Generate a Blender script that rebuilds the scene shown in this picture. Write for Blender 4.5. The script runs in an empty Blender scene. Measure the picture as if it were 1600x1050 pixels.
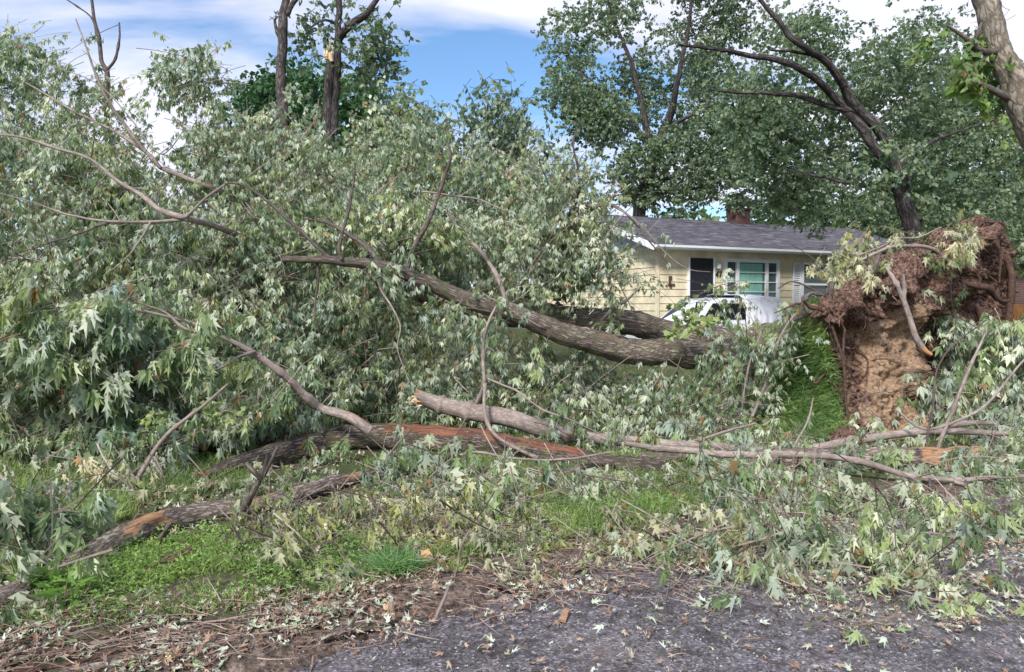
import bpy, math, random
import numpy as np
from mathutils import Vector, Matrix

random.seed(7)
RNG = np.random.default_rng(11)
SC = bpy.context.scene
COL = SC.collection

# ------------------------------------------------------------------ camera
F = 1209.0            # focal length in photo pixels (photo 1600 x 1050)
CX, CY, HY = 800.0, 525.0, 480.0
EYE = 1.6
TH = math.atan((CY - HY) / F)
cam_d = bpy.data.cameras.new('camera')
cam_d.sensor_width = 36.0
cam_d.lens = 36.0 * F / 1600.0
cam_d.clip_end = 3000.0
cam_d.clip_start = 0.05
cam = bpy.data.objects.new('camera', cam_d)
COL.objects.link(cam)
cam.location = (0, 0, EYE)
cam.rotation_euler = (math.pi / 2 - TH, 0, 0)
SC.camera = cam

# ------------------------------------------------------------------ light
SUN_EL, SUN_AZ = math.radians(43), math.radians(202)   # azimuth clockwise from +Y
world = bpy.data.worlds.new('World')
SC.world = world
world.use_nodes = True
wn, wl = world.node_tree.nodes, world.node_tree.links
wn.clear()
w_out = wn.new('ShaderNodeOutputWorld')
w_bg = wn.new('ShaderNodeBackground')
w_bg.inputs['Strength'].default_value = 0.1
w_sky = wn.new('ShaderNodeTexSky')
w_sky.sky_type = 'NISHITA'
w_sky.sun_disc = False
w_sky.sun_elevation = SUN_EL
w_sky.sun_rotation = SUN_AZ
w_sky.air_density = 1.0
w_sky.dust_density = 0.6
w_sky.ozone_density = 2.5
tc = wn.new('ShaderNodeTexCoord')
sep = wn.new('ShaderNodeSeparateXYZ')
wl.new(tc.outputs['Generated'], sep.inputs[0])
# project direction on a cloud plane
mz = wn.new('ShaderNodeMath'); mz.operation = 'MAXIMUM'; mz.inputs[1].default_value = 0.0
wl.new(sep.outputs['Z'], mz.inputs[0])
ad = wn.new('ShaderNodeMath'); ad.operation = 'ADD'; ad.inputs[1].default_value = 0.16
wl.new(mz.outputs[0], ad.inputs[0])
dx = wn.new('ShaderNodeMath'); dx.operation = 'DIVIDE'
dy = wn.new('ShaderNodeMath'); dy.operation = 'DIVIDE'
wl.new(sep.outputs['X'], dx.inputs[0]); wl.new(ad.outputs[0], dx.inputs[1])
wl.new(sep.outputs['Y'], dy.inputs[0]); wl.new(ad.outputs[0], dy.inputs[1])
cmb = wn.new('ShaderNodeCombineXYZ')
wl.new(dx.outputs[0], cmb.inputs[0]); wl.new(dy.outputs[0], cmb.inputs[1])
cmap = wn.new('ShaderNodeMapping')
cmap.inputs['Rotation'].default_value = (0, 0, math.radians(28))
cmap.inputs['Location'].default_value = (6.96, -5.17, 2.75)
cmap.inputs['Scale'].default_value = (0.62, 1.25, 1)
wl.new(cmb.outputs[0], cmap.inputs[0])
cn = wn.new('ShaderNodeTexNoise')
cn.inputs['Scale'].default_value = 1.15
cn.inputs['Detail'].default_value = 7
cn.inputs['Roughness'].default_value = 0.52
cn.inputs['Distortion'].default_value = 0.35
wl.new(cmap.outputs[0], cn.inputs['Vector'])
cr = wn.new('ShaderNodeValToRGB')
cr.color_ramp.elements[0].position = 0.40
cr.color_ramp.elements[1].position = 0.56
wl.new(cn.outputs['Fac'], cr.inputs[0])
cn2 = wn.new('ShaderNodeTexNoise')
cn2.inputs['Scale'].default_value = 2.2
cn2.inputs['Detail'].default_value = 5
wl.new(cmap.outputs[0], cn2.inputs['Vector'])
ccol = wn.new('ShaderNodeValToRGB')
ccol.color_ramp.elements[0].position = 0.3
ccol.color_ramp.elements[0].color = (4.4, 4.5, 5.6, 1)
ccol.color_ramp.elements[1].position = 0.7
ccol.color_ramp.elements[1].color = (4.9, 5.0, 5.8, 1)
wl.new(cn2.outputs['Fac'], ccol.inputs[0])
mixw = wn.new('ShaderNodeMixRGB')
skyg = wn.new('ShaderNodeMixRGB'); skyg.blend_type = 'MULTIPLY'
skyg.inputs[0].default_value = 1.0
skyg.inputs[2].default_value = (0.66, 0.80, 0.90, 1)
wl.new(w_sky.outputs[0], skyg.inputs[1])
wl.new(cr.outputs['Color'], mixw.inputs[0])
wl.new(skyg.outputs[0], mixw.inputs[1])
wl.new(ccol.outputs['Color'], mixw.inputs[2])
wl.new(mixw.outputs[0], w_bg.inputs['Color'])
wl.new(w_bg.outputs[0], w_out.inputs['Surface'])

sun_d = bpy.data.lights.new('sun', 'SUN')
sun_d.energy = 2.6
sun_d.angle = math.radians(12)
sun_d.color = (1.0, 0.965, 0.92)
sun = bpy.data.objects.new('sun', sun_d)
COL.objects.link(sun)
sv = Vector((math.sin(SUN_AZ) * math.cos(SUN_EL), math.cos(SUN_AZ) * math.cos(SUN_EL), math.sin(SUN_EL)))
sun.rotation_euler = sv.to_track_quat('Z', 'Y').to_euler()
sun.location = (0, 0, 30)

SC.view_settings.view_transform = 'Standard'
SC.view_settings.look = 'None'
SC.view_settings.gamma = 1
SC.view_settings.use_curve_mapping = False
SC.view_settings.exposure = 1.1
SC.render.engine = 'CYCLES'
SC.cycles.max_bounces = 6
SC.cycles.diffuse_bounces = 4
SC.cycles.glossy_bounces = 2
SC.cycles.transmission_bounces = 3
SC.cycles.use_denoising = True

# ------------------------------------------------------------------ numeric helpers
ct, st = math.cos(TH), math.sin(TH)


def ray(x, y):
    u = (np.asarray(x, float) - CX) / F
    v = (CY - np.asarray(y, float)) / F
    return np.stack([u, ct + v * st, -st + v * ct], -1)


def P(x, y, D):
    """point at photo pixel (x, y), D metres ahead of the camera"""
    d = ray(x, y)
    k = np.asarray(D, float) / d[..., 1]
    p = d * k[..., None]
    p[..., 2] += EYE
    return p


_perm = np.random.default_rng(5).random((64, 64, 64))


def vnoise(p, s=1.0, off=0.0):
    p = np.asarray(p, float) * s + off + 1000.0
    i = np.floor(p).astype(int)
    f = p - i
    f = f * f * (3 - 2 * f)
    i0, i1 = i % 64, (i + 1) % 64
    x0, y0, z0 = i0[..., 0], i0[..., 1], i0[..., 2]
    x1, y1, z1 = i1[..., 0], i1[..., 1], i1[..., 2]
    fx, fy, fz = f[..., 0], f[..., 1], f[..., 2]
    a = _perm[x0, y0, z0] * (1 - fx) + _perm[x1, y0, z0] * fx
    b = _perm[x0, y1, z0] * (1 - fx) + _perm[x1, y1, z0] * fx
    c = _perm[x0, y0, z1] * (1 - fx) + _perm[x1, y0, z1] * fx
    d = _perm[x0, y1, z1] * (1 - fx) + _perm[x1, y1, z1] * fx
    return (a * (1 - fy) + b * fy) * (1 - fz) + (c * (1 - fy) + d * fy) * fz


def fbm(p, s=1.0, n=4, off=0.0):
    t, a, w = 0, 1.0, 0
    for k in range(n):
        t = t + a * vnoise(p, s * 2 ** k, off + 17.3 * k)
        w += a
        a *= 0.5
    return t / w


def sstep(a, b, x):
    t = np.clip((x - a) / (b - a), 0, 1)
    return t * t * (3 - 2 * t)


def norm(v):
    return v / np.maximum(np.linalg.norm(v, axis=-1, keepdims=True), 1e-9)


# road edge in photo pixels -> ground
EDGE_PX = [(-500, 1420), (60, 1160), (420, 1066), (530, 1016), (625, 984), (715, 956), (815, 928), (900, 896), (980, 868),
           (1100, 842), (1250, 815), (1420, 792), (1700, 765), (2400, 715)]
def flat(x, y):
    return P(x, y, EYE * 1.0 / max((y - HY) / F, 1e-3) / 1.0)
EDGE = np.array([[(x - CX) / F * (EYE * F / (y - HY)), EYE * F / (y - HY)] for x, y in EDGE_PX])
EDGE = np.vstack([EDGE, EDGE[-1] + (EDGE[-1] - EDGE[-2]) * 6])


def edge_sd(X, Y):
    """signed distance to the road edge, positive on the lawn"""
    X = np.asarray(X, float); Y = np.asarray(Y, float)
    best = np.full(X.shape, 1e9); sg = np.ones(X.shape)
    for a, b in zip(EDGE[:-1], EDGE[1:]):
        d = b - a
        t = np.clip(((X - a[0]) * d[0] + (Y - a[1]) * d[1]) / (d @ d), 0, 1)
        qx, qy = X - a[0] - t * d[0], Y - a[1] - t * d[1]
        dd = np.hypot(qx, qy)
        s = np.where(d[0] * qy - d[1] * qx > 0, 1.0, -1.0)
        m = dd < best
        best = np.where(m, dd, best); sg = np.where(m, s, sg)
    return best * sg


def terrain(X, Y):
    X = np.asarray(X, float); Y = np.asarray(Y, float)
    s = edge_sd(X, Y)
    p = np.stack([X, Y, np.zeros_like(X)], -1)
    lawn = 0.02 + 0.06 * fbm(p, 1.6, 3) + 0.03 * sstep(0, 1.5, s)
    h = -0.03 + (lawn + 0.03) * sstep(-0.02, 0.25, s)
    h = h + 0.42 * sstep(22.8, 25.6, Y)
    return h


# ------------------------------------------------------------------ mesh buffer
def dground(x, y):
    """distance at which the ray through photo pixel (x, y) meets the ground"""
    x = np.asarray(x, float); y = np.asarray(y, float)
    dy_ = np.maximum(y - HY, 4) / F
    D = EYE / dy_
    for _ in range(5):
        D = (EYE - terrain((x - CX) / F * D, D)) / dy_
    return D


class Buf:
    def __init__(s):
        s.V, s.F, s.R, s.U, s.B, s.M = [], [], [], [], [], []
        s.n = 0

    def add(s, v, f, rnd=None, uv=None, bare=None, mat=0):
        v = np.asarray(v, float).reshape(-1, 3)
        f = np.asarray(f, np.int64)
        s.V.append(v); s.F.append(f + s.n)
        s.R.append(np.full(len(f), 0.5) if rnd is None else np.broadcast_to(np.asarray(rnd, float), (len(f),)))
        s.U.append(np.zeros((len(v), 2)) if uv is None else uv)
        s.B.append(np.zeros(len(v)) if bare is None else bare)
        s.M.append(np.full(len(f), mat))
        s.n += len(v)

    def box(s, c, size, rz=0.0, rnd=None, mat=0, bev=0.0):
        hx, hy, hz = [q / 2 for q in size]
        v = np.array([[x, y, z] for x in (-hx, hx) for y in (-hy, hy) for z in (-hz, hz)], float)
        if rz:
            c_, s_ = math.cos(rz), math.sin(rz)
            v = np.stack([v[:, 0] * c_ - v[:, 1] * s_, v[:, 0] * s_ + v[:, 1] * c_, v[:, 2]], -1)
        f = [[0, 1, 3, 2], [4, 6, 7, 5], [0, 4, 5, 1], [2, 3, 7, 6], [0, 2, 6, 4], [1, 5, 7, 3]]
        s.add(v + np.asarray(c, float), f, rnd, mat=mat)

    def build(s, name, mat, parent=None, smooth=False, loc=None):
        me = bpy.data.meshes.new(name)
        V = np.concatenate(s.V)
        if parent is not None:
            off = np.array(ORG.get(parent.name, (0, 0, 0)))
        else:
            off = np.array(loc if loc is not None else (0, 0, 0), float)
        V = V - off
        nl = sum(f.size for f in s.F); npoly = sum(len(f) for f in s.F)
        loops = np.concatenate([f.ravel() for f in s.F])
        sizes = np.concatenate([np.full(len(f), f.shape[1]) for f in s.F])
        starts = np.concatenate([[0], np.cumsum(sizes)[:-1]])
        me.vertices.add(len(V)); me.loops.add(nl); me.polygons.add(npoly)
        me.vertices.foreach_set('co', V.ravel())
        me.loops.foreach_set('vertex_index', loops.astype(np.int32))
        me.polygons.foreach_set('loop_start', starts.astype(np.int32))
        me.polygons.foreach_set('material_index', np.concatenate(s.M).astype(np.int32))
        me.update(calc_edges=True)
        a = me.attributes.new('rnd', 'FLOAT', 'FACE')
        a.data.foreach_set('value', np.concatenate(s.R).astype(np.float32))
        B = np.concatenate(s.B)
        U = np.concatenate(s.U)
        if np.any(U) or np.any(B):
            a = me.attributes.new('bare', 'FLOAT', 'POINT')
            a.data.foreach_set('value', B.astype(np.float32))
            a = me.attributes.new('barkuv', 'FLOAT_VECTOR', 'POINT')
            a.data.foreach_set('vector', np.concatenate([U, np.zeros((len(U), 1))], 1).astype(np.float32).ravel())
        me.polygons.foreach_set('use_smooth', np.full(npoly, smooth))
        for m in (mat if isinstance(mat, (list, tuple)) else [mat]):
            me.materials.append(m)
        o = bpy.data.objects.new(name, me)
        COL.objects.link(o)
        if parent is not None:
            o.parent = parent
            ORG[o.name] = tuple(off)
        else:
            o.location = off
            ORG[o.name] = tuple(off)
        return o


ORG = {}


def tag(o, label=None, cat=None, group=None, kind=None):
    if label: o['label'] = label
    if cat: o['category'] = cat
    if group: o['group'] = group
    if kind: o['kind'] = kind
    return o


def thing(name, label, cat, loc, group=None, rz=0.0):
    o = bpy.data.objects.new(name, None)
    COL.objects.link(o)
    o.location = tuple(loc)
    o.rotation_euler = (0, 0, rz)
    o.empty_display_size = 0.2
    # a rotated thing takes its parts in local coordinates
    ORG[o.name] = (0, 0, 0) if rz else tuple(float(q) for q in loc)
    return tag(o, label, cat, group)


# ------------------------------------------------------------------ materials
def mat(name, base=None, rough=0.7, spec=0.3):
    m = bpy.data.materials.new(name)
    m.use_nodes = True
    b = m.node_tree.nodes['Principled BSDF']
    b.inputs['Roughness'].default_value = rough
    b.inputs['Specular IOR Level'].default_value = spec
    if base: b.inputs['Base Color'].default_value = (*base, 1)
    return m, m.node_tree.nodes, m.node_tree.links, b


def ramp(N, stops):
    r = N.new('ShaderNodeValToRGB')
    e = r.color_ramp.elements
    while len(e) < len(stops): e.new(0.5)
    for q, (p, c) in zip(e, stops):
        q.position = p; q.color = (*c, 1) if len(c) == 3 else c
    return r


def noise(N, L, vec, scale, detail=4, rough=0.55, dist=0.0):
    n = N.new('ShaderNodeTexNoise')
    n.inputs['Scale'].default_value = scale
    n.inputs['Detail'].default_value = detail
    n.inputs['Roughness'].default_value = rough
    n.inputs['Distortion'].default_value = dist
    if vec is not None: L.new(vec, n.inputs['Vector'])
    return n


def geo_pos(N):
    return N.new('ShaderNodeTexCoord').outputs['Object']


def mixc(N, L, fac, a, b, mode='MIX'):
    m = N.new('ShaderNodeMixRGB'); m.blend_type = mode
    for k, v in ((0, fac), (1, a), (2, b)):
        if hasattr(v, 'is_linked') or hasattr(v, 'links'): L.new(v, m.inputs[k])
        elif k == 0: m.inputs[0].default_value = v
        else: m.inputs[k].default_value = (*v, 1)
    return m.outputs[0]


def bump(N, L, b, h, strength=0.5, dist=0.02):
    n = N.new('ShaderNodeBump')
    n.inputs['Strength'].default_value = strength
    n.inputs['Distance'].default_value = dist
    L.new(h, n.inputs['Height'])
    L.new(n.outputs[0], b.inputs['Normal'])


def leaf_mat(name, top, back, trans=0.28, clump=((0.62, 0.70, 0.70), (1.26, 1.17, 1.0)), rough=0.5, dead=0.03):
    """top/back: ((r,g,b) at rnd 0, (r,g,b) at rnd 1); the underside has its own colour"""
    DC = (0.24, 0.15, 0.07) if dead else top[1]; DB = (0.30, 0.21, 0.12) if dead else back[1]
    m, N, L, b = mat(name, rough=rough, spec=0.35)
    at = N.new('ShaderNodeAttribute'); at.attribute_name = 'rnd'
    rt = ramp(N, [(0.0, top[0]), (0.94 - dead, top[1]), (1.0 - dead, top[1]), (1.0, DC)])
    rb = ramp(N, [(0.0, back[0]), (0.94 - dead, back[1]), (1.0 - dead, back[1]), (1.0, DB)])
    L.new(at.outputs['Fac'], rt.inputs[0]); L.new(at.outputs['Fac'], rb.inputs[0])
    g = N.new('ShaderNodeNewGeometry')
    c = mixc(N, L, g.outputs['Backfacing'], rt.outputs[0], rb.outputs[0])
    pos = geo_pos(N)
    n = noise(N, L, pos, 1.5, 4)
    rc = ramp(N, [(0.35, clump[0]), (0.65, clump[1])])  # yellow-green to dull clumps, with light and dark of the mass painted in
    L.new(n.outputs['Fac'], rc.inputs[0])
    c = mixc(N, L, 1.0, c, rc.outputs[0], 'MULTIPLY')
    L.new(c, b.inputs['Base Color'])
    tr = N.new('ShaderNodeBsdfTranslucent')
    tcol = mixc(N, L, 1.0, rt.outputs[0], (1.9, 2.1, 1.1), 'MULTIPLY')
    L.new(tcol, tr.inputs['Color'])
    mx = N.new('ShaderNodeMixShader'); mx.inputs[0].default_value = trans
    L.new(b.outputs[0], mx.inputs[1]); L.new(tr.outputs[0], mx.inputs[2])
    L.new(mx.outputs[0], N['Material Output'].inputs['Surface'])
    return m


def bark_mat(name, dark, light, moss=None, bare=((0.34, 0.13, 0.055), (0.48, 0.28, 0.14)), su=38, sv=7, bumpd=0.02, mossamt=0.5, crk=0.4):
    m, N, L, b = mat(name, rough=0.85, spec=0.2)
    at = N.new('ShaderNodeAttribute'); at.attribute_name = 'barkuv'
    mp = N.new('ShaderNodeMapping'); mp.inputs['Scale'].default_value = (su, sv, 1)
    L.new(at.outputs['Vector'], mp.inputs[0])
    vo = N.new('ShaderNodeTexVoronoi'); vo.feature = 'DISTANCE_TO_EDGE'
    vo.inputs['Scale'].default_value = 1.0
    nd = noise(N, L, mp.outputs[0], 1.5, 4)
    va = N.new('ShaderNodeVectorMath'); va.operation = 'ADD'
    vs = N.new('ShaderNodeVectorMath'); vs.operation = 'SCALE'; vs.inputs['Scale'].default_value = 1.6
    L.new(nd.outputs['Color'], vs.inputs[0]); L.new(vs.outputs[0], va.inputs[0]); L.new(mp.outputs[0], va.inputs[1])
    L.new(va.outputs[0], vo.inputs['Vector'])
    crack = ramp(N, [(0.0, (0.0,) * 3), (0.22, (1.0,) * 3)])
    L.new(vo.outputs['Distance'], crack.inputs[0])
    fine = noise(N, L, va.outputs[0], 3.0, 6, 0.65)
    rc = ramp(N, [(0.25, dark), (0.75, light)])
    L.new(fine.outputs['Fac'], rc.inputs[0])
    c = mixc(N, L, crack.outputs[0], tuple(q * crk for q in dark), rc.outputs[0])
    pos = geo_pos(N)
    big = noise(N, L, pos, 3.5, 4)
    rb = ramp(N, [(0.35, (0.75,) * 3), (0.68, (1.25,) * 3)])
    L.new(big.outputs['Fac'], rb.inputs[0])
    c = mixc(N, L, 1.0, c, rb.outputs[0], 'MULTIPLY')
    if moss:
        mn = noise(N, L, pos, 6.0, 5, 0.6)
        mr = ramp(N, [(0.60 - 0.2 * mossamt, (0,) * 3), (0.72 - 0.1 * mossamt, (0.75,) * 3)])
        L.new(mn.outputs['Fac'], mr.inputs[0])
        c = mixc(N, L, mr.outputs[0], c, moss)
    # bare wood where the bark is torn off
    ba = N.new('ShaderNodeAttribute'); ba.attribute_name = 'bare'
    bn = noise(N, L, va.outputs[0], 0.45, 8, 0.75)
    ma = N.new('ShaderNodeMath'); ma.operation = 'ADD'
    L.new(ba.outputs['Fac'], ma.inputs[0]); L.new(bn.outputs['Fac'], ma.inputs[1])
    br = ramp(N, [(0.98, (0,) * 3), (1.03, (1,) * 3)])
    L.new(ma.outputs[0], br.inputs[0])
    wr = ramp(N, [(0.3, bare[0]), (0.65, bare[1])])
    mp2 = N.new('ShaderNodeMapping'); mp2.inputs['Scale'].default_value = (su * 2.4, sv * 0.5, 1)
    L.new(at.outputs['Vector'], mp2.inputs[0])
    wnz = noise(N, L, mp2.outputs[0], 1.0, 5, 0.6)
    L.new(wnz.outputs['Fac'], wr.inputs[0])
    c = mixc(N, L, br.outputs[0], c, wr.outputs[0])
    L.new(c, b.inputs['Base Color'])
    hh = mixc(N, L, 0.45, crack.outputs[0], fine.outputs['Color'])
    hh = mixc(N, L, br.outputs[0], hh, wnz.outputs['Color'])
    bump(N, L, b, hh, 0.9, bumpd)
    return m


def simple_noise_mat(name, a, b_, scale=8, rough=0.8, spec=0.25, bd=0.004, bs=0.4, stretch=None, detail=5):
    m, N, L, b = mat(name, rough=rough, spec=spec)
    v = geo_pos(N)
    if stretch:
        mp = N.new('ShaderNodeMapping'); mp.inputs['Scale'].default_value = stretch
        L.new(v, mp.inputs[0]); v = mp.outputs[0]
    n = noise(N, L, v, scale, detail, 0.6)
    r = ramp(N, [(0.3, a), (0.7, b_)])
    L.new(n.outputs['Fac'], r.inputs[0])
    L.new(r.outputs[0], b.inputs['Base Color'])
    if bd: bump(N, L, b, n.outputs['Fac'], bs, bd)
    return m


def rnd_mat(name, stops, rough=0.8, spec=0.2, bd=0.0, nscale=30):
    m, N, L, b = mat(name, rough=rough, spec=spec)
    at = N.new('ShaderNodeAttribute'); at.attribute_name = 'rnd'
    r = ramp(N, stops)
    L.new(at.outputs['Fac'], r.inputs[0])
    n = noise(N, L, geo_pos(N), nscale, 4)
    r2 = ramp(N, [(0.3, (0.75,) * 3), (0.7, (1.2,) * 3)])
    L.new(n.outputs['Fac'], r2.inputs[0])
    L.new(mixc(N, L, 1.0, r.outputs[0], r2.outputs[0], 'MULTIPLY'), b.inputs['Base Color'])
    if bd: bump(N, L, b, n.outputs['Fac'], 0.5, bd)
    return m


M = {}
M['silver'] = leaf_mat('silver_maple_leaf', ((0.11, 0.17, 0.095), (0.33, 0.40, 0.21)), ((0.38, 0.44, 0.38), (0.60, 0.64, 0.55)), trans=0.27, dead=0.02)
M['silverfar'] = leaf_mat('silver_maple_leaf_crown', ((0.105, 0.165, 0.10), (0.31, 0.375, 0.20)), ((0.34, 0.41, 0.345), (0.56, 0.60, 0.51)), trans=0.27, dead=0.02)
M['wilted'] = leaf_mat('wilted_maple_leaf', ((0.14, 0.19, 0.09), (0.32, 0.33, 0.15)), ((0.36, 0.38, 0.28), (0.55, 0.53, 0.40)), trans=0.22, dead=0.12)
M['green'] = leaf_mat('green_tree_leaf', ((0.07, 0.12, 0.07), (0.17, 0.23, 0.12)), ((0.12, 0.17, 0.11), (0.24, 0.30, 0.19)), trans=0.3, dead=0.0)
M['greenb'] = leaf_mat('blue_green_tree_leaf', ((0.07, 0.12, 0.08), (0.19, 0.25, 0.15)), ((0.15, 0.20, 0.155), (0.30, 0.35, 0.27)), trans=0.28, dead=0.0)
M['dark'] = leaf_mat('dark_tree_leaf', ((0.03, 0.085, 0.04), (0.065, 0.15, 0.06)), ((0.06, 0.12, 0.06), (0.11, 0.18, 0.09)), trans=0.25, dead=0.0)
M['bright'] = leaf_mat('bright_broad_leaf', ((0.10, 0.18, 0.04), (0.24, 0.33, 0.09)), ((0.20, 0.27, 0.11), (0.34, 0.40, 0.19)), trans=0.35, dead=0.02)
M['litter'] = rnd_mat('fallen_leaf_litter', [(0.0, (0.10, 0.055, 0.04)), (0.25, (0.22, 0.13, 0.085)), (0.45, (0.36, 0.26, 0.18)),
                                            (0.62, (0.34, 0.36, 0.25)), (0.8, (0.48, 0.50, 0.42)), (1.0, (0.16, 0.24, 0.08))], rough=0.6, spec=0.4)
M['tan'] = rnd_mat('dry_sycamore_leaf', [(0, (0.42, 0.23, 0.10)), (1, (0.55, 0.36, 0.19))], rough=0.6)
M['grass'] = leaf_mat('grass_blade', ((0.11, 0.18, 0.055), (0.27, 0.34, 0.14)), ((0.12, 0.19, 0.07), (0.28, 0.34, 0.16)), trans=0.35, rough=0.45, dead=0.03)
M['weed'] = leaf_mat('weed_leaf', ((0.11, 0.21, 0.05), (0.24, 0.38, 0.10)), ((0.16, 0.26, 0.09), (0.27, 0.38, 0.15)), trans=0.35, dead=0.0)
M['bark'] = bark_mat('maple_trunk_bark', (0.17, 0.13, 0.105), (0.45, 0.37, 0.32), moss=(0.21, 0.215, 0.12), bare=((0.15, 0.07, 0.05), (0.30, 0.18, 0.13)), su=34, sv=6.5, bumpd=0.03, mossamt=0.6, crk=.7)
M['redbark'] = bark_mat('torn_trunk_bark', (0.11, 0.085, 0.07), (0.32, 0.265, 0.22), moss=(0.14, 0.145, 0.065), bare=((0.09, 0.035, 0.022), (0.25, 0.11, 0.065)), su=38, sv=7, bumpd=0.024, mossamt=0.4, crk=.5)
M['logbark'] = bark_mat('foreground_log_bark', (0.17, 0.13, 0.105), (0.42, 0.35, 0.30), moss=(0.15, 0.15, 0.07), bare=((0.24, 0.10, 0.05), (0.46, 0.28, 0.15)), su=46, sv=9, bumpd=0.012, mossamt=0.25, crk=.55)
M['limb'] = bark_mat('smooth_limb_bark', (0.24, 0.19, 0.165), (0.40, 0.34, 0.30), su=34, sv=9, bumpd=0.003, crk=0.85)
M['limbdark'] = bark_mat('dark_limb_bark', (0.10, 0.08, 0.07), (0.22, 0.18, 0.155), su=36, sv=8, bumpd=0.005, crk=0.7)
M['farbark'] = bark_mat('standing_tree_bark', (0.06, 0.052, 0.05), (0.15, 0.13, 0.125), su=14, sv=3, bumpd=0.03)
M['snagbark'] = bark_mat('bare_trunk_bark', (0.10, 0.085, 0.08), (0.20, 0.17, 0.16), su=14, sv=4, bumpd=0.03)
M['sycamore'] = bark_mat('mottled_sycamore_bark', (0.20, 0.17, 0.13), (0.42, 0.38, 0.31), moss=(0.17, 0.14, 0.10), bare=((0.42, 0.22, 0.13), (0.55, 0.34, 0.2)), su=8, sv=4, bumpd=0.01, mossamt=0.9)
M['twig'] = rnd_mat('thin_twig', [(0, (0.08, 0.06, 0.05)), (0.6, (0.20, 0.16, 0.13)), (1, (0.34, 0.28, 0.24))], rough=0.7)
M['redtwig'] = rnd_mat('reddish_stick', [(0, (0.12, 0.075, 0.06)), (.6, (0.24, 0.16, 0.13)), (1, (0.38, 0.30, 0.25))], rough=0.7, bd=0.003)
M['wood'] = simple_noise_mat('splintered_wood', (0.14, 0.07, 0.035), (0.45, 0.29, 0.18), 22, bd=0.006, bs=0.7, stretch=(1, 6, 6))
M['palewood'] = simple_noise_mat('fresh_pale_wood', (0.62, 0.42, 0.25), (0.86, 0.72, 0.54), 20, bd=0.003)


def soil_mat():
    m, N, L, b = mat('root_plate_soil', rough=0.95, spec=0.1)
    at = N.new('ShaderNodeAttribute'); at.attribute_name = 'bare'
    p = geo_pos(N)
    n = noise(N, L, p, 5, 8, 0.7)
    n2 = noise(N, L, p, 26, 6, 0.7)
    dk = ramp(N, [(0.36, (0.028, 0.016, 0.013)), (0.5, (0.16, 0.095, 0.072)), (0.68, (0.38, 0.26, 0.20))])  # dark stop falls in the bump hollows: crevice shade painted into the soil
    L.new(n2.outputs['Fac'], dk.inputs[0])
    tn = ramp(N, [(0.36, (0.20, 0.12, 0.08)), (0.5, (0.40, 0.27, 0.175)), (0.7, (0.60, 0.44, 0.30))])
    L.new(n2.outputs['Fac'], tn.inputs[0])
    ma = N.new('ShaderNodeMath'); ma.operation = 'ADD'
    L.new(at.outputs['Fac'], ma.inputs[0]); L.new(n.outputs['Fac'], ma.inputs[1])
    r = ramp(N, [(0.9, (0,) * 3), (1.12, (1,) * 3)])
    L.new(ma.outputs[0], r.inputs[0])
    L.new(mixc(N, L, r.outputs[0], dk.outputs[0], tn.outputs[0]), b.inputs['Base Color'])
    bump(N, L, b, n2.outputs['Fac'], 1.0, 0.05)
    return m


M['soil'] = soil_mat()


def ground_mat():
    m, N, L, b = mat('lawn_soil', rough=0.95, spec=0.1)
    p = geo_pos(N)
    n = noise(N, L, p, 0.9, 6, 0.6)
    n2 = noise(N, L, p, 30, 6, 0.7)
    soil = ramp(N, [(0.36, (0.045, 0.033, 0.027)), (0.52, (0.16, 0.12, 0.095)), (0.68, (0.34, 0.28, 0.235))])
    L.new(n2.outputs['Fac'], soil.inputs[0])
    gr = ramp(N, [(0.3, (0.035, 0.035, 0.02)), (0.55, (0.08, 0.10, 0.04)), (0.75, (0.19, 0.17, 0.09))])
    L.new(n2.outputs['Fac'], gr.inputs[0])
    at = N.new('ShaderNodeAttribute'); at.attribute_name = 'bare'
    ma = N.new('ShaderNodeMath'); ma.operation = 'ADD'
    L.new(at.outputs['Fac'], ma.inputs[0]); L.new(n.outputs['Fac'], ma.inputs[1])
    r = ramp(N, [(0.85, (1,) * 3), (1.05, (0,) * 3)])
    L.new(ma.outputs[0], r.inputs[0])
    L.new(mixc(N, L, r.outputs[0], soil.outputs[0], gr.outputs[0]), b.inputs['Base Color'])
    bump(N, L, b, n2.outputs['Fac'], 0.8, 0.03)
    return m


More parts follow.
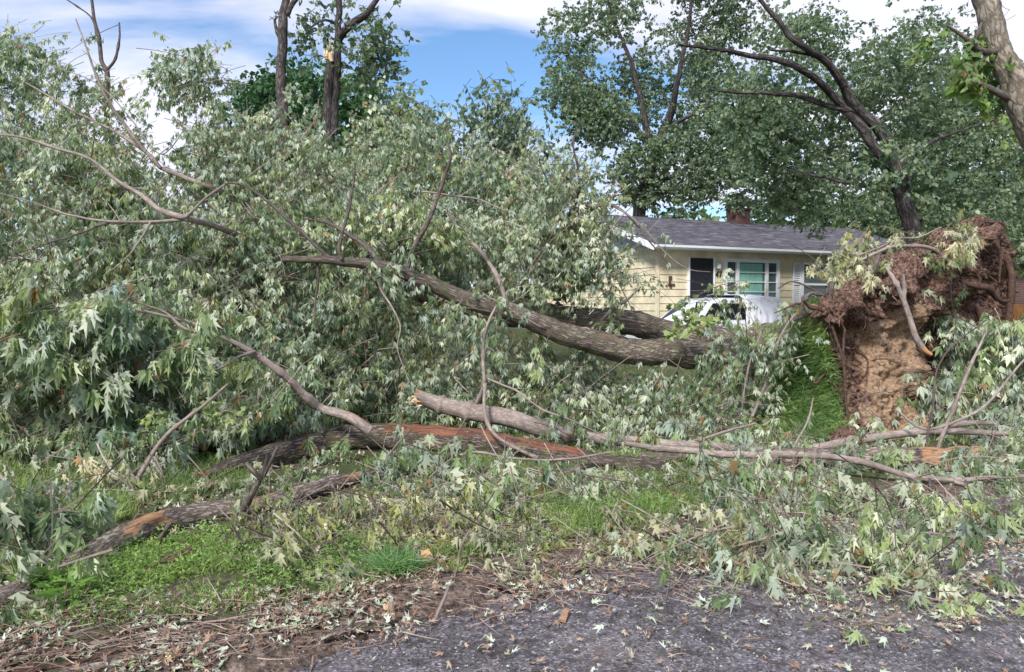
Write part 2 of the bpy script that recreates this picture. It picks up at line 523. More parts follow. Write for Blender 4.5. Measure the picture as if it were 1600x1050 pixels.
def road_mat():
    m, N, L, b = mat('wet_asphalt', rough=0.5, spec=0.5)
    p = geo_pos(N)
    vo = N.new('ShaderNodeTexVoronoi'); vo.inputs['Scale'].default_value = 75
    L.new(p, vo.inputs['Vector'])
    st_ = ramp(N, [(0.0, (0.035, 0.032, 0.034)), (0.4, (0.10, 0.09, 0.095)), (0.75, (0.19, 0.175, 0.183)), (1.0, (0.46, 0.43, 0.44))])
    L.new(vo.outputs['Color'], st_.inputs[0])
    n = noise(N, L, p, 1.6, 7, 0.62)
    n3 = noise(N, L, p, 9, 6, 0.7)
    rr = ramp(N, [(0.3, (0.6, 0.6, 0.6)), (0.7, (1.35, 1.3, 1.35))])
    L.new(n.outputs['Fac'], rr.inputs[0])
    c = mixc(N, L, 1.0, st_.outputs[0], rr.outputs[0], 'MULTIPLY')
    sp = ramp(N, [(0.50, (0,) * 3), (0.62, (0.8,) * 3)])
    L.new(n3.outputs['Fac'], sp.inputs[0])
    c = mixc(N, L, sp.outputs[0], c, (0.035, 0.026, 0.024))
    ck = N.new('ShaderNodeTexVoronoi'); ck.feature = 'DISTANCE_TO_EDGE'; ck.inputs['Scale'].default_value = 1.1
    wv = N.new('ShaderNodeVectorMath'); wv.operation = 'ADD'
    wn_ = noise(N, L, p, 2.2, 5, .65); L.new(wn_.outputs['Color'], wv.inputs[0]); L.new(p, wv.inputs[1]); L.new(wv.outputs[0], ck.inputs['Vector'])
    ckr = ramp(N, [(0.0, (.75,) * 3), (.010, (0,) * 3)]); L.new(ck.outputs['Distance'], ckr.inputs[0])
    c = mixc(N, L, ckr.outputs[0], c, (0.018, 0.015, 0.014))
    gritn = noise(N, L, p, .8, 6, .7)
    gtr = ramp(N, [(.52, (0,) * 3), (.66, (.55,) * 3)]); L.new(gritn.outputs['Fac'], gtr.inputs[0])
    c = mixc(N, L, gtr.outputs[0], c, (0.17, 0.145, 0.13))
    L.new(c, b.inputs['Base Color'])
    ro = ramp(N, [(0.40, (0.22,) * 3), (0.6, (0.6,) * 3)])
    n4 = noise(N, L, p, 2.3, 5, 0.6)
    L.new(n4.outputs['Fac'], ro.inputs[0])
    L.new(ro.outputs[0], b.inputs['Roughness'])
    hh = mixc(N, L, 0.35, vo.outputs['Distance'], n3.outputs['Color'])
    bump(N, L, b, hh, 0.8, 0.010)
    return m


M['ground'] = ground_mat()
M['road'] = road_mat()

# ------------------------------------------------------------------ tubes
def catmull(pts, n):
    pts = np.asarray(pts, float)
    p = np.vstack([2 * pts[0] - pts[1], pts, 2 * pts[-1] - pts[-2]])
    t = np.linspace(0, len(pts) - 1, n)
    i = np.minimum(t.astype(int), len(pts) - 2)
    f = (t - i)[:, None]
    a, b, c, d = p[i], p[i + 1], p[i + 2], p[i + 3]
    return 0.5 * (2 * b + (c - a) * f + (2 * a - 5 * b + 4 * c - d) * f ** 2 + (3 * b - a - 3 * c + d) * f ** 3)


def tube(buf, pts, rad, sides=10, step=0.06, rough=0.0, wob=0.0, seed=0, bare=None, cap=True, jag=(0, 0), knots=0, matc=0):
    seed = abs(int(seed))
    pts = np.asarray(pts, float); rad = np.asarray(rad, float)
    Ltot = np.linalg.norm(np.diff(pts, axis=0), axis=1).sum()
    n = int(max(len(pts), min(260, Ltot / step + 2)))
    q = catmull(np.hstack([pts, rad[:, None]]), n)
    c, r = q[:, :3], np.maximum(q[:, 3], 0.0008)
    if wob:
        w = np.stack([fbm(c, 2.0, 3, 5 + k * 9 + seed) - 0.5 for k in range(3)], -1)
        c = c + w * wob
    t = norm(np.gradient(c, axis=0))
    up = np.array([0, 0, 1.0]) if abs(t[0][2]) < 0.9 else np.array([1.0, 0, 0])
    Nn = np.zeros_like(c); prev = up
    for i in range(n):
        v = prev - t[i] * (prev @ t[i]); v /= max(np.linalg.norm(v), 1e-9); Nn[i] = v; prev = v
    Bn = np.cross(t, Nn)
    ln = np.concatenate([[0], np.cumsum(np.linalg.norm(np.diff(c, axis=0), axis=1))])
    if knots:
        rg = np.random.default_rng(seed + 3)
        for _ in range(knots):
            k = rg.random() * ln[-1]
            r = r * (1 + 0.35 * np.exp(-((ln - k) / 0.025) ** 2))
    a = np.linspace(0, 2 * np.pi, sides, endpoint=False)
    ca, sa = np.cos(a), np.sin(a)
    rr = np.repeat(r[:, None], sides, 1)
    if rough:
        q3 = np.stack([np.repeat(ca[None] * 2.2, n, 0), np.repeat(sa[None] * 2.2, n, 0), np.repeat(ln[:, None] * 1.6 / max(r.mean(), 0.02) * 0.12, sides, 1)], -1)
        rr = rr * (1 + rough * (fbm(q3, 1.0, 4, seed) - 0.5) * 2)
        if sides >= 18:
            q4 = np.stack([np.repeat(ca[None] * 7, n, 0), np.repeat(sa[None] * 7, n, 0), np.repeat(ln[:, None] * 7, sides, 1)], -1)
            rr = rr * (1 + .10 * (np.abs(fbm(q4, 1.0, 3, seed + 9.) - .5) * 4 - .5))
            q5 = np.repeat(ln[:, None, None], sides, 1) * np.array([1.1, 0, 0]) + np.stack([ca, sa, ca * 0], -1)[None] * .5
            rr = rr * (1 + .22 * (fbm(q5, 1.6, 2, seed + 30.) - .5))
    for e, (idx, amt) in enumerate(((0, jag[0]), (-1, jag[1]))):
        pass
    V = c[:, None] + (Nn[:, None] * ca[None, :, None] + Bn[:, None] * sa[None, :, None]) * rr[..., None]
    rg = np.random.default_rng(seed + 77)
    if jag[0]: V[0] += -t[0] * (rg.random(sides)[:, None] * jag[0])
    if jag[1]: V[-1] += t[-1] * (rg.random(sides)[:, None] * jag[1])
    i, j = np.meshgrid(np.arange(n - 1), np.arange(sides), indexing='ij')
    j2 = (j + 1) % sides
    Fc = np.stack([i * sides + j, i * sides + j2, (i + 1) * sides + j2, (i + 1) * sides + j], -1).reshape(-1, 4)
    uv = np.stack([np.repeat((np.abs(np.pi - a) * 2 * 0 + a)[None] * max(r.mean(), 0.02), n, 0), np.repeat(ln[:, None], sides, 1)], -1).reshape(-1, 2)
    uv[:, 0] += seed * 1.37
    uv[:, 1] += seed * 0.73 + 0.001
    ba = np.zeros((n, sides))
    if bare:
        for (s0, s1, ang, wd, amt) in bare:
            s_ = ln / ln[-1]
            dl = sstep(s0 - 0.03, s0 + 0.03, s_) * (1 - sstep(s1 - 0.03, s1 + 0.03, s_))
            da = np.abs((a - ang + np.pi) % (2 * np.pi) - np.pi)
            ba = np.maximum(ba, amt * dl[:, None] * (1 - sstep(wd * 0.6, wd, da))[None])
    buf.add(V.reshape(-1, 3), Fc, rnd=np.random.default_rng(seed).random(), uv=uv, bare=ba.ravel(), mat=matc)
    if cap:
        for e in (0, n - 1):
            ctr = V[e].mean(0) + (t[e] * (-1 if e == 0 else 1)) * r[e] * 0.15
            k = np.arange(sides); k2 = (k + 1) % sides
            vv = np.vstack([V[e], ctr[None]])
            ff = np.stack([k, k2, np.full(sides, sides)], -1)
            if e == 0: ff = ff[:, [1, 0, 2]]
            jj = jag[0] if e == 0 else jag[1]
            buf.add(vv, ff, rnd=0.5, bare=np.full(sides + 1, 1.0 if jj else 0.0), uv=np.full((sides + 1, 2), 0.3) + vv[:, :2], mat=matc)
    return c, r, t


def pxtube(buf, pl, sides=10, step=0.06, **k):
    """pl rows: (x, y, D, radius in pixels)"""
    a = np.array(pl, float)
    pts = P(a[:, 0], a[:, 1], a[:, 2])
    rad = a[:, 3] * a[:, 2] / F
    return tube(buf, pts, rad, sides, step, **k)


def bez_tubes(buf, p0, p1, p2, r0, r1, rings=4, sides=3, rnd=None):
    n = len(p0)
    t = np.linspace(0, 1, rings)
    c = (p0[:, None] * ((1 - t) ** 2)[None, :, None] + p1[:, None] * (2 * t * (1 - t))[None, :, None] + p2[:, None] * (t ** 2)[None, :, None])
    tg = norm(np.gradient(c, axis=1))
    ref = np.where(np.abs(tg[:, :, 2:3]) > 0.8, np.array([1.0, 0, 0]), np.array([0, 0, 1.0]))
    ref = np.repeat(ref[:, :1], rings, 1)
    N_ = norm(np.cross(tg, ref)); B_ = np.cross(tg, N_)
    a = np.linspace(0, 2 * np.pi, sides, endpoint=False)
    r = (np.asarray(r0)[:, None] * (1 - t)[None] + np.asarray(r1)[:, None] * t[None])
    V = c[:, :, None] + (N_[:, :, None] * np.cos(a)[None, None, :, None] + B_[:, :, None] * np.sin(a)[None, None, :, None]) * r[:, :, None, None]
    base = (np.arange(n) * rings * sides)[:, None, None]
    i, j = np.meshgrid(np.arange(rings - 1), np.arange(sides), indexing='ij')
    j2 = (j + 1) % sides
    q = np.stack([i * sides + j, i * sides + j2, (i + 1) * sides + j2, (i + 1) * sides + j], -1).reshape(-1, 4)
    Fc = (q[None] + base).reshape(-1, 4)
    if rnd is None: rnd = RNG.random(n)
    buf.add(V.reshape(-1, 3), Fc, rnd=np.repeat(rnd, len(q)))


# ------------------------------------------------------------------ leaves
def _mirror(right, first, last):
    left = [(-x, y) for x, y in right[::-1]]
    return [first] + right + [last] + left


_o0 = _mirror([(0.27, 0.16), (0.13, 0.26), (0.40, 0.70), (0.12, 0.52)], (0, 0.08), (0, 1.0))
_ob = _mirror([(0.34, 0.0), (0.33, 0.22), (0.58, 0.42), (0.34, 0.58), (0.26, 0.72)], (0, 0.12), (0, 1.0))
def _fan(o):
    v = np.array([(0, 0.34)] + o)
    n = len(o)
    f = np.array([[0, 1 + (k + 1) % n, 1 + k] for k in range(n)])
    return v, f
LT = {
    0: _fan(_o0),
    'b': _fan(_ob),
    1: (np.array([(0, 0.05), (0.13, 0.52), (0, 1), (-0.13, 0.52), (0.26, 0.26), (0.38, 0.72), (0.09, 0.42), (-0.26, 0.26), (-0.38, 0.72), (-0.09, 0.42)]),
        np.array([[0, 1, 2, 3], [0, 4, 5, 6], [0, 9, 8, 7]])),
    2: (np.array([(0, 0), (0.42, 0.42), (0, 1), (-0.42, 0.5)]), np.array([[0, 1, 2, 3]])),
    't': (np.array([(0, 0), (0.25, 0.4), (0, 1), (-0.25, 0.4)]), np.array([[0, 1, 2, 3]])),
}


def leaves(buf, o, d, n, size, rnd, lod, curl=None):
    tv, tf = LT[lod]
    N_ = len(o)
    if N_ == 0: return
    d = norm(d)
    n = norm(n - d * (n * d).sum(-1, keepdims=True))
    s = np.cross(d, n)
    x, y = tv[:, 0], tv[:, 1]
    # both halves fold along the midrib, the blade bends over its length
    if curl is None:
        fold = RNG.uniform(-0.25, 1.15, N_) if lod != 2 else RNG.uniform(-0.1, .5, N_)
        bend = RNG.uniform(-0.2, 1.0, N_)
    else:
        fold = np.clip(curl * .5, -.5, 1.2); bend = curl * .6
    asym = RNG.uniform(-.25, .25, (N_, 1))
    fa = fold[:, None] + asym * np.sign(x)[None]
    xx = x[None] * np.cos(fa)
    z = -np.abs(x)[None] * np.sin(fa) - bend[:, None] * .45 * (y * y)[None]
    yy = y[None] * (1 - .18 * np.abs(bend)[:, None] * y[None])
    wx = RNG.uniform(.72, 1.08, (N_, 1))
    V = o[:, None] + (s[:, None] * (xx * wx)[..., None] + d[:, None] * yy[..., None] + n[:, None] * z[..., None]) * size[:, None, None]
    Fc = (tf[None] + (np.arange(N_) * len(tv))[:, None, None]).reshape(-1, tf.shape[1])
    buf.add(V.reshape(-1, 3), Fc, rnd=np.repeat(rnd, len(tf)))


def inpoly(px, py, poly):
    poly = np.asarray(poly, float)
    c = np.zeros(px.shape, bool)
    j = len(poly) - 1
    for i in range(len(poly)):
        xi, yi = poly[i]; xj, yj = poly[j]
        m = ((yi > py) != (yj > py)) & (px < (xj - xi) * (py - yi) / (yj - yi + 1e-12) + xi)
        c ^= m
        j = i
    return c


def sample_region(poly, D0, D1, thick, n, gate=0.0, gscale=0.9, front=1.5, seed=0, jit=0.05):
    """n points filling a volume: outline poly (photo pixels), front depth D0 at its top and D1 at its bottom"""
    poly = np.asarray(poly, float)
    lo, hi = poly.min(0), poly.max(0)
    rg = np.random.default_rng(seed + 100)
    out = []
    tot = 0
    for _ in range(60):
        x = rg.uniform(lo[0], hi[0], 3000); y = rg.uniform(lo[1], hi[1], 3000)
        m = inpoly(x, y, poly); x, y = x[m], y[m]
        t = (y - lo[1]) / (hi[1] - lo[1])
        D = D0 + (D1 - D0) * t + thick * rg.random(len(x)) ** front
        Dg = np.where(y > HY + 4, dground(x, y), 1e9)
        D = np.minimum(D, Dg * 0.985)
        p = P(x, y, D)
        if gate:
            g = fbm(p, gscale, 4, 3.1 + seed)
            k = rg.random(len(x)) < sstep(gate - 0.08, gate + 0.10, g)
            p = p[k]
        out.append(p); tot += len(p)
        if tot >= n: break
    p = np.concatenate(out)[:n]
    return p + rg.normal(size=p.shape) * jit


def sprays(lb, tb, c, nl=9, L=0.12, slen=0.35, flow=(0, 0, 0), droop=0.8, lod=0, twigr=0.0025, upness=0.4, rlo=0.0, rhi=1.0, lvar=0.52, rg=RNG, axis=None, bias=None, cbase=None):
    n = len(c)
    if n == 0: return
    a = rg.normal(size=(n, 3)) * np.array([1, 1, 0.45]) + np.asarray(flow)
    if axis is not None: a = rg.normal(size=(n, 3)) * np.array([.6, .6, .3]) + axis
    a[:, 2] -= 0.25 * droop
    a = norm(a)
    ln = slen * rg.uniform(0.6, 1.3, n)
    sag = np.array([0, 0, -1.0]) * (0.25 * droop * ln)[:, None]
    p0 = c - a * ln[:, None] * 0.55
    p1 = c
    p2 = c + a * ln[:, None] * 0.5 + sag
    if tb is not None:
        q = rg.random(n) < (.45 if lod == 1 else .8)
        bez_tubes(tb, p0[q], p1[q], p2[q], np.full(q.sum(), twigr * 1.6), np.full(q.sum(), twigr * 0.6), rings=3, sides=3)
    t = rg.random((n, nl)) * 0.85 + 0.15
    t = np.sort(t, 1)
    o = (p0[:, None] * ((1 - t) ** 2)[..., None] + p1[:, None] * (2 * t * (1 - t))[..., None] + p2[:, None] * (t ** 2)[..., None])
    side = norm(rg.normal(size=(n, nl, 3)))
    g = droop * rg.uniform(0.6, 1.7, (n, nl, 1)) * (1.0 if lod == 2 else 1.7)
    d = a[:, None] * 0.5 + side * 0.6 + np.array([0, 0, -1.0]) * g
    d = norm(d)
    pet = L * rg.uniform(0.15, 0.5, (n, nl, 1))
    o = o + (side * 0.6 + a[:, None] * 0.3 + np.array([0, 0, -0.3 * droop])) * pet
    nn = rg.normal(size=(n, nl, 3)) * 0.8 + np.array([0, 0, upness])
    # neighbours on one twig lean alike: the side of the leaf that shows comes in patches
    nn += norm(rg.normal(size=(n, 1, 3))) * 0.9 if bias is None else (norm(rg.normal(size=(n, 1, 3))) * 0.5 + bias[:, None])
    sz = L * rg.uniform(1 - lvar, 1 + lvar, (n, nl)) * rg.uniform(0.85, 1.15, (n, 1))
    base = rg.uniform(0.0, 0.8, (n, 1)) if cbase is None else (cbase[:, None] * .75 + rg.uniform(-.08, .08, (n, 1)))
    rn = np.clip(base + rg.uniform(-0.2, 0.25, (n, nl)), 0, 0.93)
    rn = np.where(rg.random((n, nl)) < 0.035, 1.0, rn)
    rn = rlo + (rhi - rlo) * rn
    leaves(lb, o.reshape(-1, 3), d.reshape(-1, 3), nn.reshape(-1, 3), sz.ravel(), rn.ravel(), lod)


def boughs(tb, c, flow, ln=(0.7, 1.6), r=(0.004, 0.010), sag=0.25, rg=RNG, rnd=None, sides=4):
    n = len(c)
    if n == 0: return
    a = norm(rg.normal(size=(n, 3)) * np.array([0.8, 0.8, 0.45]) + np.asarray(flow))
    l_ = rg.uniform(ln[0], ln[1], n)
    p0 = c - a * l_[:, None] * 0.5
    p2 = c + a * l_[:, None] * 0.5 - np.array([0, 0, 1.0]) * (sag * l_)[:, None]
    p1 = c + rg.normal(size=(n, 3)) * 0.12 + np.array([0, 0, 1]) * (sag * 0.4 * l_)[:, None]
    for q in (p0, p1, p2):
        q[:, 2] = np.maximum(q[:, 2], terrain(q[:, 0], q[:, 1]) + 0.02)
    rr = rg.uniform(r[0], r[1], n)
    pm = (p0 + 2 * p1 + p2) / 4 + rg.normal(size=(n, 3)) * (l_ * .07)[:, None]
    pm[:, 2] = np.maximum(pm[:, 2], terrain(pm[:, 0], pm[:, 1]) + 0.02)
    rn = RNG.random(n)
    bez_tubes(tb, p0, (p0 + pm) / 2 + rg.normal(size=(n, 3)) * (l_ * .05)[:, None], pm, rr, rr * .75, rings=4, sides=sides, rnd=rn)
    bez_tubes(tb, pm, (p2 + pm) / 2 + rg.normal(size=(n, 3)) * (l_ * .05)[:, None], p2, rr * .75, rr * .35, rings=4, sides=sides, rnd=rn)


def clustered_foliage(lb, tb, reg, seed, rg):
    """leafy branchlets: each cluster is a thin bough with sprays along it, all hanging alike"""
    lod = reg.get('lod', 1)
    per = 8 if lod == 1 else 7
    nc = max(2, int(reg['n'] * (1.0 if lod == 1 else .85) / per))
    c = sample_region(reg['poly'], reg['D'][0], reg['D'][1], reg['thick'], nc, reg.get('gate', 0.0), reg.get('gs', 1.25), reg.get('front', 1.5), seed, 0.05)
    nc = len(c)
    a = rg.normal(size=(nc, 3)) * np.array([1, .8, .35]) + np.asarray(reg.get('flow', (0, 0, 0))) * 2
    a[:, 2] -= .25
    a = norm(a)
    Lc = rg.uniform(.45, 1.0, nc) * (1.0 if lod == 1 else .62)
    t = rg.uniform(-.5, .5, (nc, per))
    t[:, 0] = .5
    pts = c[:, None] + a[:, None] * (t * Lc[:, None])[..., None] + rg.normal(size=(nc, per, 3)) * (.085 if lod == 1 else .06)
    pts[..., 2] -= (t + .5) ** 2 * Lc[:, None] * .30
    pts = pts.reshape(-1, 3)
    gz = terrain(pts[:, 0], pts[:, 1])
    pts[:, 2] = np.maximum(pts[:, 2], gz + 0.05)
    bias = norm(rg.normal(size=(nc, 3)) * np.array([1, 1, .6])) * 1.0
    base = rg.random(nc)
    sprays(lb, tb if reg.get('twigs', True) else None, pts, reg.get('nl', 9) + (3 if lod == 0 else 0), reg.get('L', 0.12), reg.get('slen', 0.35) * .75, 0, reg.get('droop', 0.8), lod,
           reg.get('tr', 0.0022), reg.get('up', 0.4), rg=rg, axis=np.repeat(a, per, 0), bias=np.repeat(bias, per, 0), cbase=np.repeat(base, per))
    # the boughs that carry them
    m = rg.random(nc) < reg.get('bfrac', .75)
    if tb is not None and m.any():
        p0 = c[m] - a[m] * Lc[m][:, None] * .8; p0[:, 2] += .04
        p2 = c[m] + a[m] * Lc[m][:, None] * .5; p2[:, 2] -= Lc[m] * .30
        p1 = (p0 + p2) / 2 + rg.normal(size=p0.shape) * .05; p1[:, 2] += Lc[m] * .12
        for q in (p0, p1, p2): q[:, 2] = np.maximum(q[:, 2], terrain(q[:, 0], q[:, 1]) + .02)
        rr = rg.uniform(.003, .0075, m.sum())
        bez_tubes(tb, p0, p1, p2, rr, rr * .35, rings=6, sides=3)
    nb = int(reg.get('boughs', 0) * .5)
    if nb:
        q = sample_region(reg['poly'], reg['D'][0] - 0.15, reg['D'][1] - 0.15, reg['thick'] * 0.6, nb, 0, seed=seed + 50)
        boughs(tb, q, reg.get('bflow', reg.get('flow', (0, 0, 0))), reg.get('bl', (0.5, 1.3) if lod else (0.35, 0.9)), reg.get('br', (0.002, 0.0065)), rg=rg)
    return pts


def region_foliage(lb, tb, reg):
    """reg: dict with poly, D, thick, n (sprays) and optional look settings"""
    seed = reg.get('seed', 0)
    rg = np.random.default_rng(900 + seed)
    if reg.get('lod', 1) != 2:
        return clustered_foliage(lb, tb, reg, seed, rg)
    pts = sample_region(reg['poly'], reg['D'][0], reg['D'][1], reg['thick'], reg['n'], reg.get('gate', 0.0), reg.get('gs', 1.25), reg.get('front', 1.5), seed, reg.get('jit', 0.15 if reg.get('lod', 1) else 0.05))
    gz = terrain(pts[:, 0], pts[:, 1])
    pts[:, 2] = np.maximum(pts[:, 2], gz + 0.05)
    lod = reg.get('lod', 1)
    sprays(lb, tb if reg.get('twigs', True) else None, pts, reg.get('nl', 9), reg.get('L', 0.12), reg.get('slen', 0.35), reg.get('flow', (0, 0, 0)),
           reg.get('droop', 0.8), lod, reg.get('tr', 0.0025), reg.get('up', 0.4), rg=rg)
    nb = int(reg.get('boughs', 0) * 1.5)
    if nb:
        q = sample_region(reg['poly'], reg['D'][0] - 0.15, reg['D'][1] - 0.15, reg['thick'] * 0.6, nb, 0, seed=seed + 50)
        boughs(tb, q, reg.get('bflow', reg.get('flow', (0, 0, 0))), reg.get('bl', (0.5, 1.3) if reg.get('lod', 1) else (0.35, 0.9)), reg.get('br', (0.002, 0.0065)), rg=rg)
    return pts


# ================================================================== SETTING
def build_ground():
    # fine sheet near the camera, stretched rings out to the horizon
    xs = np.concatenate([-np.geomspace(900, 9.2, 22), np.linspace(-9, 11, 170), np.geomspace(11.3, 900, 22)])
    ys = np.concatenate([-np.geomspace(300, 1.2, 12), np.linspace(-1, 14, 125), np.geomspace(14.2, 1400, 46)])
    X, Y = np.meshgrid(xs, ys, indexing='xy')
    Z = terrain(X, Y)
    n, m_ = X.shape
    i, j = np.meshgrid(np.arange(n - 1), np.arange(m_ - 1), indexing='ij')
    f = np.stack([i * m_ + j, i * m_ + j + 1, (i + 1) * m_ + j + 1, (i + 1) * m_ + j], -1).reshape(-1, 4)
    b = Buf()
    s = edge_sd(X, Y)
    bare = 0.62 * (1 - sstep(0.0, 0.6, s)) + 0.32
    # worn, littered ground under the debris by the road
    b.add(np.stack([X, Y, Z], -1), f, bare=bare.ravel(), uv=np.ones((X.size, 2)))
    o = b.build('ground', M['ground'], smooth=True)
    tag(o, 'lawn soil with patchy grass running back from the road', kind='structure')
    # road: strip between the ragged lawn edge and far behind the camera
    e = EDGE
    t = []
    for a, c in zip(e[:-1], e[1:]):
        k = max(2, int(min(np.linalg.norm(c - a) / 0.04, 260)))
        t.append(a + (c - a) * np.linspace(0, 1, k, endpoint=False)[:, None])
    t = np.vstack(t + [e[-1:]])
    q = np.c_[t, np.zeros(len(t))]
    nrm = np.array([0.35, -0.93])
    rag = (fbm(q, 5, 4) - 0.5) * 0.16
    t = t - nrm * rag[:, None]
    b = Buf()
    rows = [0, 0.05, 0.15, 0.5, 1.2, 2.5, 7.0]
    zz = [-0.02, 0.004, 0.008, 0.012, 0.016, 0.018, 0.02]
    V = np.stack([np.c_[t + nrm * r_, np.full(len(t), z_)] for r_, z_ in zip(rows, zz)], 0)
    n, m_ = V.shape[:2]
    i, j = np.meshgrid(np.arange(n - 1), np.arange(m_ - 1), indexing='ij')
    f = np.stack([i * m_ + j, i * m_ + j + 1, (i + 1) * m_ + j + 1, (i + 1) * m_ + j], -1).reshape(-1, 4)[:, ::-1]
    b.add(V, f)
    o = b.build('road', M['road'], smooth=True)
    tag(o, 'wet dark asphalt road with a crumbling edge', kind='structure')


build_ground()


# ================================================================== HOUSE
def box_part(name, c, size, m, parent, label=None):
    b = Buf(); b.box(c, size)
    o = b.build(name, m, parent)
    if label: o['label'] = label
    return o


HEX = np.array([0.908, 0.419]); HEX /= np.linalg.norm(HEX)
HEY = np.array([-HEX[1], HEX[0]])
HC = P(1027, 480, 25.0)[:2]
HZ = 0.45


def house_uv(x, y, t=0.0):
    """photo pixel -> (s along the front wall, z above house ground) on the plane t metres behind it"""
    d = ray(x, y)
    o = HC + HEY * t
    A = np.array([[d[0], -HEX[0]], [d[1], -HEX[1]]])
    k, s = np.linalg.solve(A, o)
    return s, EYE + k * d[2] - HZ


def build_house():
    ang = math.atan2(HEX[1], HEX[0])
    h = thing('ranch_house', 'pale yellow one storey house with lap siding and grey shingle roof behind the parked car', 'house', (HC[0], HC[1], HZ), rz=ang)
    cream = rnd_mat('cream_siding_paint', [(0, (0.66, 0.58, 0.40)), (1, (0.72, 0.64, 0.46))], rough=0.55, nscale=2)
    white = simple_noise_mat('white_trim_paint', (0.74, 0.76, 0.79), (0.82, 0.84, 0.87), 6, rough=0.5, bd=0)
    blue = simple_noise_mat('pale_blue_gable_paint', (0.44, 0.52, 0.64), (0.50, 0.58, 0.70), 3, rough=0.6, bd=0)
    shing = rnd_mat('grey_roof_shingle', [(0, (0.08, 0.075, 0.09)), (0.6, (0.125, 0.12, 0.14)), (1, (0.21, 0.205, 0.22))], rough=0.9, nscale=4)
    glass, N, L, b_ = mat('dark_window_glass', (0.06, 0.085, 0.085), rough=0.08, spec=0.8)
    green = simple_noise_mat('green_curtain', (0.16, 0.42, 0.34), (0.30, 0.58, 0.48), 5, rough=0.8, bd=0.01, stretch=(8, 8, 0.6))
    dark, *_ = mat('dark_door_paint', (0.02, 0.022, 0.03), rough=0.4)
    brick = simple_noise_mat('red_brick', (0.085, 0.045, 0.04), (0.155, 0.085, 0.075), 12)
    LEN, DEP, EZ, RZ = 12.7, 8.0, 3.20, 4.50
    core = Buf()
    pr = np.array([(0, 0), (DEP, 0), (DEP, EZ), (DEP / 2, RZ - 0.08), (0, EZ)])
    V = np.vstack([np.c_[np.full(5, x), pr] for x in (0.0, LEN)])
    core.add(V, [[0, 1, 2, 4], [5, 9, 7, 6]][:1] and [[0, 4, 2, 1]])
    core.add(V, [[4, 3, 2]]); core.add(V, [[5, 6, 7, 9]]); core.add(V, [[9, 7, 8]])
    core.add(V, [[0, 5, 9, 4], [1, 2, 7, 6]])
    core.build('wall', cream, h)
    # openings from the photograph
    ds0, _ = house_uv(1076, 420); ds1, dz = house_uv(1113, 404)
    ws0, wz1 = house_uv(1130, 404); ws1, _ = house_uv(1216, 404); _, wz0 = house_uv(1170, 470)
    vs0, vz1 = house_uv(1251, 410); vs1, _ = house_uv(1294, 410)
    wz0 = wz1 - 1.55; vz0 = vz1 - 1.55
    ops = [(ds0 - .06, ds1 + .06, 0.25, dz + .06), (ws0, ws1, wz0, wz1), (vs0 - .42, vs1 + .42, vz0, vz1)]
    rows = int(EZ / 0.235)
    for k in range(rows + 1):
        z0 = 0.1 + k * 0.235; z1 = min(z0 + 0.252, EZ - 0.02)
        if z1 - z0 < 0.05: continue
        segs = [(0.03, LEN)]
        for a, b2, o0, o1 in ops:
            if z1 > o0 and z0 < o1:
                ns = []
                for s0, s1 in segs:
                    if b2 <= s0 or a >= s1: ns.append((s0, s1)); continue
                    if a > s0: ns.append((s0, a))
                    if b2 < s1: ns.append((b2, s1))
                segs = ns
        for s0, s1 in segs:
            # lap board: thicker at its lower edge
            b = Buf()
            v = [(s0, -0.034, z0), (s1, -0.034, z0), (s1, -0.010, z1), (s0, -0.010, z1), (s0, 0.004, z0), (s1, 0.004, z0), (s1, 0.004, z1), (s0, 0.004, z1)]
            b.add(v, [[0, 1, 2, 3], [4, 7, 6, 5], [0, 4, 5, 1], [3, 2, 6, 7], [0, 3, 7, 4], [1, 5, 6, 2]], rnd=random.random())
            b.build('siding_board', cream, h)
        b = Buf()
        v = [(-0.034, 0.03, z0), (-0.034, DEP, z0), (-0.010, DEP, z1), (-0.010, 0.03, z1), (0.004, 0.03, z0), (0.004, DEP, z0), (0.004, DEP, z1), (0.004, 0.03, z1)]
        b.add(v, [[0, 3, 2, 1], [4, 5, 6, 7], [0, 1, 5, 4], [3, 7, 6, 2], [0, 4, 7, 3], [1, 2, 6, 5]], rnd=random.random())
        b.build('siding_board', cream, h)
    box_part('corner_trim', (-0.02, -0.02, EZ / 2), (0.10, 0.10, EZ - 0.05), cream, h)
    # pale blue gable panel with white rakes
    g = Buf()
    v = [(-0.05, -0.3, EZ - 0.06), (-0.05, DEP + 0.3, EZ - 0.06), (-0.05, DEP / 2, RZ + 0.02), (0.0, -0.3, EZ - 0.06), (0.0, DEP + 0.3, EZ - 0.06), (0.0, DEP / 2, RZ + 0.02)]
    g.add(v, [[0, 2, 1], [3, 4, 5]]); g.add(v, [[0, 1, 4, 3], [1, 2, 5, 4], [2, 0, 3, 5]])
    g.build('gable_panel', blue, h)
    # roof planes and shingle courses
    OV = 0.45
    sl = (RZ - EZ) / (DEP / 2)
    r = Buf()
    for sg in (0, 1):
        y0 = -OV if sg == 0 else DEP + OV
        zb = EZ - sl * OV
        v = [(-0.45, y0, zb), (LEN + .3, y0, zb), (LEN + .3, DEP / 2, RZ), (-0.45, DEP / 2, RZ), (-0.45, y0, zb + .08), (LEN + .3, y0, zb + .08), (LEN + .3, DEP / 2, RZ + .08), (-0.45, DEP / 2, RZ + .08)]
        r.add(v, [[0, 1, 2, 3], [4, 5, 6, 7], [0, 4, 5, 1], [0, 3, 7, 4], [1, 5, 6, 2]])
    roof = r.build('roof', shing, h)
    nC = 30
